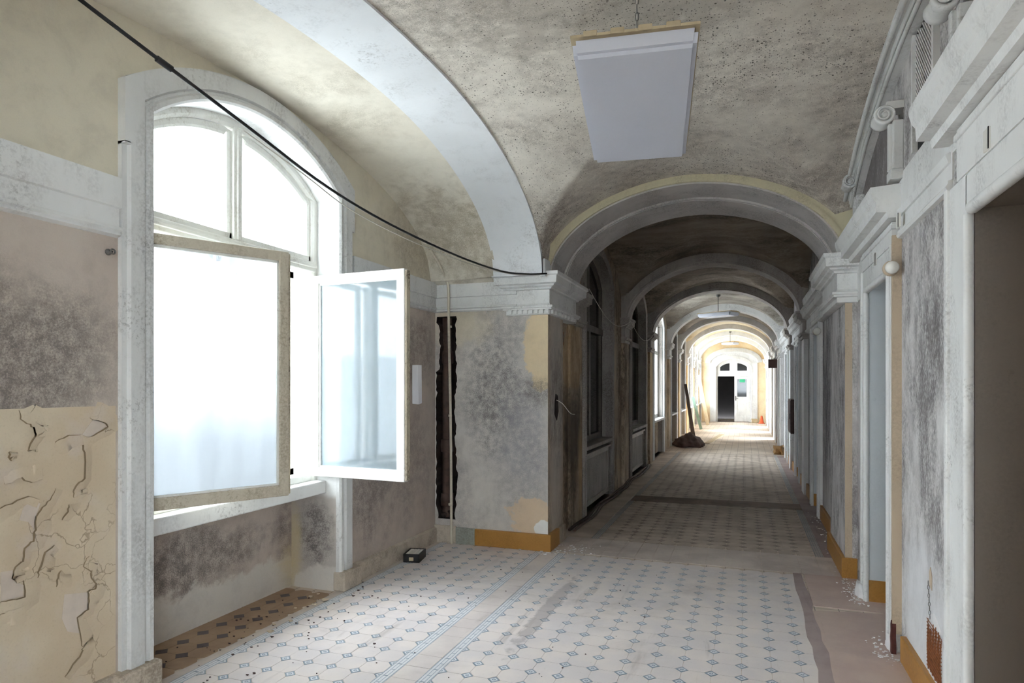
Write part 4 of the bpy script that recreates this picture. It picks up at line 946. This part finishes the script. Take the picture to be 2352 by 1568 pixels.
# gypsum lumps where casings meet the floor
for i, (x, y, r) in enumerate(((.845, 4.5, .06), (.835, 5.55, .07), (.87, 4.62, .04))):
    b = B(); bm = bmesh.new(); bmesh.ops.create_icosphere(bm, subdivisions=3, radius=1)
    for q in bm.verts:
        n = math.sin(q.co.x*7+i)*math.cos(q.co.y*6)*.15+math.sin(q.co.z*11)*.1; q.co = q.co*(1+n); q.co = Vector((q.co.x*r*.55, q.co.y*r*1.4, max(-.1, q.co.z)*r*1.6))
    b.bm(bm, 0, True, Matrix.Translation((x, y, .005)))
    tag(b.build('gypsum_lump', M['lumpw']), ['gypsum lump at the foot of the mouldy panel', 'gypsum lump at the foot of the far casing of the blue-grey recess', 'small gypsum lump inside the blue-grey recess'][i], 'plaster lump')
# bare brick spot and rusty mesh low on the mouldy panel
b = B(); b.prism([(3.50, .15), (3.80, .15), (3.84, .30), (3.80, .44), (3.70, .48), (3.58, .43), (3.50, .28)], YZ, XR-.002, XR+.0); hole = b.build('mesh_patch', M['lumpw'], wall_right)
for k in range(16):
    b = B(); y0_ = 3.56+k*.0155; b.tube([(XR-.006, y0_, .16+R.uniform(0, .03)), (XR-.008, y0_+.012, .28), (XR-.006, y0_, .39+R.uniform(-.03, .04))], .0022, 5); b.build('mesh_wire', M['rust'], hole)
for k in range(14):
    b = B(); z = .17+k*.018; b.tube([(XR-.008, 3.55, z), (XR-.01, 3.80, z+.02)], .002, 5); b.build('mesh_wire', M['rust'], hole)
b = B(); b.prism([(4.395, .0), (4.435, .0), (4.43, .05), (4.44, .09), (4.425, .13), (4.43, .17), (4.41, .2), (4.40, .16), (4.405, .1), (4.392, .06)], YZ, XR-.056, XR-.03); b.build('bare_brick', M['brick'], wall_right)
b = B(); b.prism([(3.74, .58), (3.78, .59), (3.79, .66), (3.765, .69), (3.74, .65)], YZ, XR-.003, XR+.0); b.build('drilled_hole', M['tan'], wall_right)
ch = thing('hanging_chain', (XR-.012, 3.765, .62), 'thin wire chain hanging on the mouldy panel', 'chain')
for k in range(9):
    b = B(); z = .61-k*.02; q = [(XR-.012+(.004*math.cos(t*PI/4) if k % 2 else 0), 3.765-k*.004+(.004*math.cos(t*PI/4) if not k % 2 else 0), z+.012*math.sin(t*PI/4)) for t in range(9)]; b.tube(q, .0016, 5); b.build('link', M['steel'], ch)

# ------------------------------------------------------------------ far end door
we = thing('door_11', (-.47, YEND+.1, 0), 'white double door with arched transom lights at the far end', 'door', None, 'structure')
XZ = lambda x, z, y: (x, y, z)
ep = [(-1.19, 0)]+[(-1.19+1.44*i/16, ez(-1.19+1.44*i/16)) for i in range(17)]+[(.25, 0)]
b = B(); b.sweep2(ep, [(0, YEND-.03), (.0, YEND+.1), (.02, YEND+.1), (.14, YEND+.0), (.16, YEND-.04), (.03, YEND-.06)], XZ); b.build('casing', M['trim'], we)
b = B(); Y0, Y1 = YEND+.06, YEND+.14
b.sweep2(ep, [(-.05, Y0), (-.05, Y1), (.02, Y1), (.02, Y0)], XZ); b.box(-1.139, .199, Y0+.004, Y1-.004, 2.03, 2.22); b.box(-.53, -.41, Y0+.004, Y1-.004, 2.221, ez(-.47)-.051)
b.build('frame', M['trim'], we)
for xa, xb in ((-1.14, -.53), (-.41, .20)):
    b = B(); pts = [(xa+(xb-xa)*i/8, ez(xa+(xb-xa)*i/8)-.04) for i in range(9)]
    outer = [(xa, 2.2), (xb, 2.2)]+pts[::-1]
    cx = (xa+xb)/2; inner = [(cx+(x-cx)*.66, 2.2+.09+(z-2.2-.02)*.62) for x, z in outer]
    n = len(outer)
    b.add([(x, Y0+.01, z) for x, z in outer]+[(x, Y0+.01, z) for x, z in inner]+[(x, Y0+.04, z) for x, z in inner], [(i, (i+1) % n, n+(i+1) % n, n+i) for i in range(n)]+[(n+i, n+(i+1) % n, 2*n+(i+1) % n, 2*n+i) for i in range(n)])
    o = b.build('transom_light', M['trim'], we)
    b = B(); b.prism(inner, XZ, Y0+.03, Y0+.034); b.build('pane', M['pane_dark'], o)
b = B(); xa, xb = -.43, .20; yl = Y0+.02
for q in ((xa, xa+.12, 0.02, 2.025), (xb-.12, xb, .02, 2.025), (xa+.12, xb-.12, .02, .25), (xa+.12, xb-.12, .92, 1.12), (xa+.12, xb-.12, 1.9, 2.025)): b.box(q[0], q[1], yl, yl+.045, q[2], q[3])
b.box(xa+.121, xb-.121, yl+.015, yl+.03, .251, .919); b.box(xa+.17, xb-.17, yl+.005, yl+.03, .32, .68); b.box(xa+.17, xb-.17, yl+.005, yl+.03, .76, .88)
lf = b.build('leaf', M['trim'], we)
b = B(); b.box(xa+.11, xb-.11, yl+.02, yl+.025, 1.1, 1.92); b.build('pane', M['pane_dark'], lf)
b = B(); b.box(xa+.22, xb-.18, yl-.002, yl+.012, 1.76, 1.9); b.build('green_notice', M['sign_green'], lf, 'small green escape notice')
b = B(); b.box(xa+.03, xa+.08, yl-.008, yl, .95, 1.15); b.tube([(xa+.05, yl-.005, 1.05), (xa+.05, yl-.05, 1.05), (xa+.16, yl-.055, 1.05)], .012, 8); b.build('handle', M['steel'], lf)
b = B(); b.box(-1.14, -.43, YEND-.02, YEND+.35, -.003, .03); b.build('threshold', M['wood_dark'], we)
b = B(); b.box(-2.4, 1.4, YEND+3.2, YEND+3.3, -.02, 4.1); b.box(-2.5, -2.4, YEND+.3, YEND+3.3, -.02, 4.1); b.box(1.4, 1.5, YEND+.3, YEND+3.3, -.02, 4.1)
struct(b, 'wall_beyond', M['void'], 'dark room behind the far door', 'wall')
b = B(); sp = arch_path(-.47, .98, 2.62, .46, 2., 30); b.sweep2(sp, [(0, YEND-.02), (0, YEND-.07), (.05, YEND-.09), (.22, YEND-.05), (.22, YEND+.01), (0, YEND+.01)], XZ)
for s in (-1, 1): b.box(min(-.47+s*.78, -.47+s*1.0), max(-.47+s*.78, -.47+s*1.0), YEND-.05, YEND+.01, 0, 2.62)
struct(b, 'trim_68', M['trim'], 'white arched surround of the far door', 'moulding')
b = B(); ins = arch_path(-.47, .985, 2.62, .46, 2., 30); n = len(ins)
dtop = [(x, ez(min(.25, max(-1.19, x)))+.10 if -1.32 < x < .38 else 2.5) for x, z in ins]
b.add([(x, YEND-.012, z) for x, z in ins]+[(x, YEND-.012, min(z2, z-.001)) for (x, z2), (_, z) in zip(dtop, ins)], [(i, i+1, n+i+1, n+i) for i in range(n-1)])
struct(b, 'trim_69', M['trim'], 'white tympanum over the far door', 'moulding')

# ------------------------------------------------------------------ lamps
def panel_lamp(loc, rz, tilt, L, W, label, hang, name='ceiling_lamp'):
    t = thing(name, loc, label, 'lamp', 'panel lamps hanging from the vaults')
    T = Matrix.Translation(loc) @ Matrix.Rotation(rz, 4, 'Z') @ Matrix.Rotation(tilt, 4, 'X')
    def put(b, m, nm, par=t): b.v = [tuple(T @ Vector(p)) for p in b.v]; return b.build(nm, m, par)
    b = B(); bm = bmesh.new(); bmesh.ops.create_cube(bm, size=1)
    for q in bm.verts:
        k = 1. if q.co.z > 0 else .965
        q.co = Vector((q.co.x*W*k, q.co.y*L*k, q.co.z*.078+.046))
    bmesh.ops.bevel(bm, geom=bm.edges[:], offset=.018, segments=4, affect='EDGES'); b.bm(bm, 0, False); put(b, M['lamp'], 'diffuser')
    b = B(); b.box(-W/2-.004, W/2+.004, -L/2-.004, L/2+.004, .085, .098); tr = put(b, M['lamp_top'], 'tray')
    for i in range(4):
        for s in (-1, 1):
            b = B(); x = -W/2+W*(i+.7)/4.6; b.bevbox(x-.03, x+.03, s*L/2-.008, s*L/2+.008, .085, .112, .004); put(b, M['lamp_top'], 'clip', tr)
    b = B(); b.lathe([(.0, .098), (.03, .098), (.03, .115), (.012, .12), (.0, .12)], (0, 0, 0), 'Z', 12); put(b, M['steel'], 'boss')
    top = Vector(loc)+Vector((0, 0, .11)); 
    if hang == 'chain':
        n = 12
        for k in range(n):
            z = top.z+(3.60-top.z)*(k+.5)/n; b = B()
            b.tube([(top.x+(.008*math.cos(q*PI/4) if k % 2 else 0), top.y+(.008*math.cos(q*PI/4) if not k % 2 else 0), z+.024*math.sin(q*PI/4)) for q in range(9)], .003, 6); b.build('chain_link', M['steel'], t)
        b = B(); b.tube([(top.x, top.y+.01*math.sin(k), top.z+(3.6-top.z)*k/10) for k in range(11)], .007, 6); b.build('lamp_wire', M['wire_w'], t)
    else:
        b = B(); b.tube([tuple(top), (top.x, top.y, hang)], .008, 8); b.lathe([(.05, 0), (.05, -.03), (.02, -.06), (0, -.06)], (top.x, top.y, hang), 'Z', 14); b.build('rod', M['steel'], t)
    return t
panel_lamp((-.52, 3.34, 2.985), math.atan2(.142, 1.08), -math.atan2(.12, 1.09), 1.10, .545, 'large milky panel lamp hanging tilted from the near vault', 'chain')
panel_lamp((-.55, 15.0, 3.12), math.radians(62), 0, .80, .42, 'white panel lamp hanging on a rod in mid corridor', 3.62)
panel_lamp((-.5, 25.0, 3.1), math.radians(62), 0, .5, .4, 'faint white panel lamp hanging near the far end', 3.60)

# ------------------------------------------------------------------ cables and pipes
def px3(x, y, zc):
    xc = (x-1176)/1484.63*zc
    return Vector((xc*math.cos(YAW)-zc*math.sin(YAW), xc*math.sin(YAW)+zc*math.cos(YAW), 1.6-(y-886)/1484.63*zc))
def smooth_path(P, n=6):
    out = []
    for i in range(len(P)-1):
        p0, p1, p2, p3 = P[max(i-1, 0)], P[i], P[i+1], P[min(i+2, len(P)-1)]
        for k in range(n):
            t = k/n; out.append(.5*((2*p1)+(p2-p0)*t+(2*p0-5*p1+4*p2-p3)*t*t+(3*p1-p0-3*p2+p3)*t**3))
    return out+[P[-1]]
def cable(pp, za, zb): 
    x0, x1 = pp[0][0], pp[-1][0]
    return smooth_path([px3(x, y, 1/((1/za)*(1-(x-x0)/(x1-x0))+(1/zb)*((x-x0)/(x1-x0)))) for x, y in pp])
b = B(); cp = cable([(60, -100), (185, 0), (360, 133), (570, 292), (750, 428), (900, 517), (1050, 587), (1150, 622), (1210, 629), (1255, 628)], 2.1, 6.0); b.tube(cp, .0075, 8)
i0 = min(range(len(cp)), key=lambda i: abs(cp[i].y-px3(360, 133, 2.7).y)); b.tube([cp[12]-Vector((0, 0, .002)), cp[13]], .013, 8)
tag(b.build('black_cable', M['black']), 'thick black cable strung across the tall window to the pier capital', 'cable')
b = B(); b.tube(cable([(560, 300), (700, 402), (800, 478), (920, 542), (1015, 582), (1100, 612), (1180, 630), (1250, 630)], 3.0, 6.05), .003, 6)
tag(b.build('pale_wire', M['wire_w']), 'thin pale wire sagging under the black cable', 'wire')
t = thing('conduit', (-2.8, YP-.03, 0), 'cream vertical pipe running down beside the wall slot', 'pipe')
b = B(); b.tube(smooth_path([Vector(p) for p in ((-2.91, 5.70, 2.94), (-2.87, 5.81, 2.82), (-2.84, 5.90, 2.70), (-2.825, 5.945, 2.58), (-2.82, 5.945, 2.2), (-2.805, 5.96, 1.1), (-2.80, 5.965, .0))]), .014, 10); b.build('tube', M['pipe'], t)
for z in (.4, 1.3, 2.2):
    b = B(); b.lathe([(.014, -.012), (.019, -.01), (.019, .01), (.014, .012)], (-2.81, 5.955, z), 'Z', 12); b.build('bracket', M['pipe'], t)
for k, x in enumerate((-1.80, -1.74)):
    b = B(); b.tube([(x+.02*math.sin(i*.7), 6.85+6.2*i/24, .03+.012*math.sin(i*1.3)) for i in range(25)], .017, 8)
    tag(b.build('floor_pipe', M['iron']), ['rusty pipe on the floor against the left corridor wall', 'rusty pipe on the floor nearer the corridor middle'][k], 'pipe', 'pipes along the left corridor wall')
b = B()
pp = [(-1.66, 7.2, 2.70), (-1.70, 10.3, 2.62), (-1.72, 13.3, 2.66), (-1.72, 16.8, 2.64)]
pts = []
for (x0, y0, z0), (x1, y1, z1) in zip(pp, pp[1:]):
    pts += [Vector((x0+(x1-x0)*i/10, y0+(y1-y0)*i/10, z0+(z1-z0)*i/10-.22*math.sin(PI*i/10))) for i in range(10)]
b.tube(pts+[Vector(pp[-1])], .004, 6); tag(b.build('sagging_wire', M['wire_w']), 'grey wire sagging from capital to capital down the left', 'wire')

# ------------------------------------------------------------------ small things near the camera
t = thing('floor_box', (-2.86, 5.3, 0), 'small black box with pale slatted lid on the floor by the skirting', 'box')
T = Matrix.Translation((-2.86, 5.3, 0)) @ Matrix.Rotation(math.radians(12), 4, 'Z')
def rot_build(b, m, nm, par): b.v = [tuple(T @ Vector(p)) for p in b.v]; return b.build(nm, m, par)
b = B(); b.box(-.075, .075, -.11, .11, .003, .012)
for q in ((-.075, -.065, -.11, .11), (.065, .075, -.11, .11), (-.075, .075, -.11, -.1), (-.075, .075, .1, .11)): b.box(*q, .003, .078)
rot_build(b, M['black'], 'case', t)
for i in range(4):
    b = B(); b.box(-.06+i*.031, -.034+i*.031, -.096, .096, .066, .074); rot_build(b, M['white_plastic'], 'lid_slat', t)
b = B(); b.bevbox(-.02, .02, -.122, -.108, .02, .05, .003); rot_build(b, M['lamp_top'], 'label_plate', t)
b = B(); b.add([(XW+.006, 5.50, 1.43), (XW+.02, 5.60, 1.42), (XW+.008, 5.69, 1.43), (XW+.004, 5.50, 1.80), (XW+.012, 5.60, 1.805), (XW+.005, 5.69, 1.805)], [(0, 1, 4, 3), (1, 2, 5, 4)])
o = tag(b.build('paper_sheet', M['paper']), 'blank white paper sheet pinned to the wall behind the open casement', 'paper'); sd = o.modifiers.new('thick', 'SOLIDIFY'); sd.thickness = .0008
t = thing('wall_hook', (XW, 2.36, 2.27), 'small metal screw eye in the wall left of the tall window', 'hook')
b = B(); b.lathe([(.0, .0), (.016, .0), (.016, .006), (.006, .01), (.005, .03)], (XW, 2.36, 2.27), 'X', 12); b.build('plate', M['steel'], t)
b = B(); b.tube([(XW+.035, 2.36+.012*math.cos(k*PI/5), 2.27+.012*math.sin(k*PI/5)) for k in range(11)], .004, 6); b.build('eye', M['steel'], t)
def globe(x, y, z, label, r=.038):
    t = thing('globe_socket', (x, y, z), label, 'lamp socket', 'porcelain globes beside the door casings')
    b = B(); b.lathe([(.0, -r)]+[(r*math.sin(a*PI/10), -r*math.cos(a*PI/10)) for a in range(1, 10)]+[(.0, r)], (x, y, z), 'Y', 20); b.build('globe', M['white_plastic'], t)
    b = B(); b.lathe([(.0, 0), (.045, 0), (.045, .025), (.028, .045), (.0, .045)], (x, y+r*.55, z), 'Y', 18); b.build('base', M['tan'], t)
globe(XR-.06, 4.355, 2.30, 'white porcelain globe socket on the tan strip near the shaded first recess')
globe(XR-.07, 8.45, 2.25, 'white porcelain globe socket farther down, before the third recess', .045)
for i, (y, z) in enumerate(((4.30, 2.555), (2.83, 2.50), (5.0, 2.46))):
    t = thing('door_plate', (XR, y, z), ['thin door plate on the frieze over the mouldy panel', 'thin door plate over the shaded first recess', 'thin door plate over the blue-grey recess'][i], 'door sign', 'small door plates on the right')
    b = B(); b.bevbox(XR-.045, XR-.03, y-.03, y+.03, z-.035, z+.045, .002); b.build('plate', M['white_plastic'], t)
    b = B(); b.box(XR-.047, XR-.044, y-.031, y-.024, z-.035, z+.045); b.build('edge', M['black'], t)
t = thing('wire_fitting', (1.0, 5.38, 2.2), 'bent wire lamp fitting high inside the blue-grey recess', 'fitting')
b = B(); b.lathe([(0, 0), (.018, 0), (.022, -.03), (.015, -.05), (0, -.05)], (1.0, 5.37, 2.17), 'Z', 14); b.build('socket', M['steel'], t)
b = B(); b.tube(smooth_path([Vector(p) for p in ((1.0, 5.41, 2.24), (.99, 5.36, 2.25), (.985, 5.36, 2.2), (1.0, 5.37, 2.17))]), .004, 6); b.tube(smooth_path([Vector(p) for p in ((1.0, 5.37, 2.17), (1.04, 5.36, 2.2), (1.06, 5.37, 2.25), (1.05, 5.41, 2.27))]), .004, 6); b.build('wire', M['steel'], t)
t = thing('junction_box', (XL+.035, 6.72, 2.11), 'rusty orange junction box on the pier side under the capital', 'box')
b = B(); b.bevbox(XL, XL+.035, 6.66, 6.74, 2.04, 2.18, .004); b.build('body', M['rust'], t)
b = B(); b.box(XL+.034, XL+.038, 6.68, 6.72, 2.07, 2.15); b.build('cover', M['brown'], t)
t = thing('broken_socket', (XP, 6.28, 1.4), 'broken wall socket with dangling wire on the pier side', 'socket')
b = B(); b.prism([(6.22, 1.32), (6.3, 1.25), (6.36, 1.34), (6.34, 1.5), (6.26, 1.52), (6.23, 1.42)], YZ, XP+.001, XP+.006); b.build('hole', M['soot'], t)
b = B(); b.tube(smooth_path([Vector(p) for p in ((XP, 6.28, 1.46), (XP+.05, 6.35, 1.42), (XP+.09, 6.5, 1.32), (XP+.1, 6.65, 1.3))]), .004, 6); b.build('wire', M['wire_w'], t)

# ------------------------------------------------------------------ things down the corridor
b = B(); bm = bmesh.new(); bmesh.ops.create_icosphere(bm, subdivisions=4, radius=1)
for q in bm.verts:
    n = .16*math.sin(q.co.x*5+1)*math.cos(q.co.y*4)+.08*math.sin(q.co.x*13+q.co.y*9)+.05*math.sin(q.co.z*17+q.co.x*6)
    z = max(q.co.z, -.05); q.co = Vector((q.co.x*.38*(1+n)*(1.05-z*.3), q.co.y*.6*(1+n), z*.31*(1+n*.7)))
b.bm(bm, 0, True, Matrix.Translation((-1.40, 17.9, .022)))
tag(b.build('tarpaulin_heap', M['sack']), 'dark brown crumpled tarpaulin heap by the left corridor wall', 'tarpaulin')
def plank(p0, p1, w, th, m, label, cat='plank', grp=None):
    p0, p1 = Vector(p0), Vector(p1); d = (p1-p0).normalized(); u = d.cross(Vector((0, 1, 0)) if abs(d.y) < .9 else Vector((0, 0, 1))).normalized(); v = d.cross(u)
    b = B(); vs_ = []
    for p in (p0, p1): vs_ += [p+u*w/2+v*th/2, p-u*w/2+v*th/2, p-u*w/2-v*th/2, p+u*w/2-v*th/2]
    b.add(vs_, [(0, 1, 2, 3), (4, 5, 6, 7), (0, 1, 5, 4), (1, 2, 6, 5), (2, 3, 7, 6), (3, 0, 4, 7)])
    tag(b.build('leaning_plank', m), label, cat, grp)
g_ = 'timbers leaning on the left corridor wall'
plank((-1.52, 21.3, .012), (-1.80, 21.5, 1.66), .09, .03, M['wood_dark'], 'dark timber board leaning on the left corridor wall', grp=g_)
plank((-1.60, 21.9, .012), (-1.81, 22.1, 1.45), .10, .03, M['wood_dark'], 'shorter dark timber just behind the dark leaning board', grp=g_)
plank((-1.50, 24.6, .012), (-1.81, 24.8, 1.2), .10, .03, M['wood_green'], 'greenish leaning timber between dark and pale ones', grp=g_)
plank((-1.42, 27.6, .012), (-1.80, 27.8, 2.05), .14, .03, M['wood'], 'pale leaning timber nearest the far end', grp=g_)
plank((-.98, 18.7, .012), (-.70, 22.3, .012), .14, .02, M['wood'], 'flat board lying on the corridor floor', 'board')
t = thing('hanging_box', (XR-.14, 19.4, 2.22), 'dark red-brown box sign hung high on the right corridor wall', 'sign')
b = B(); b.bevbox(.62, .86, 19.36, 19.44, 2.1, 2.34, .006); b.build('panel', M['brown'], t)
for x in (.66, .82):
    b = B(); b.tube([(x, 19.4, 2.34), (x, 19.4, 2.64)], .006, 6); b.build('strap', M['steel'], t)
t = thing('wall_cabinet', (XR, 13.0, 1.05), 'dark wall cabinet on the right corridor wall', 'cabinet')
b = B(); b.bevbox(.775, XR, 12.6, 13.3, .74, 1.36, .008); b.build('body', M['brown'], t)
b = B(); b.bevbox(.768, .778, 12.63, 13.27, .77, 1.33, .004); b.build('door', M['brown'], t)
b = B(); b.tube([(.76, 12.68, 1.0), (.76, 12.68, 1.1)], .008, 6); b.build('handle', M['steel'], t)
b = B(); b.lathe([(.14, .0), (.14, .02), (.10, .03), (.035, .32), (.02, .33), (0, .33)], (.68, 29.5, .0), 'Z', 16); tag(b.build('orange_cone', M['orange']), 'small orange plastic cone in the far right corner', 'cone')
b = B(); b.bevbox(.28, .55, 29.9, 30.1, 0, .16, .01); b.box(.26, .57, 29.88, 30.12, .15, .17); tag(b.build('cardboard_box', M['wood']), 'small brown carton beside the far door', 'carton')
b = B(); bm = bmesh.new(); bmesh.ops.create_cube(bm, size=1); bmesh.ops.subdivide_edges(bm, edges=bm.edges[:], cuts=3, use_grid_fill=True)
for q in bm.verts: q.co = Vector((q.co.x*.18+.74, q.co.y*.3+16.4, (q.co.z+.5)*.19))+Vector((R.uniform(-.02, .02), R.uniform(-.02, .02), R.uniform(-.012, .012) if q.co.z > -.4 else 0))
b.bm(bm); tag(b.build('ochre_block', M['ochre']), 'ochre block for the amber pilaster baseboard corner at the right wall foot', 'plaster lump')  # block stands in for the pilaster's amber baseboard corner
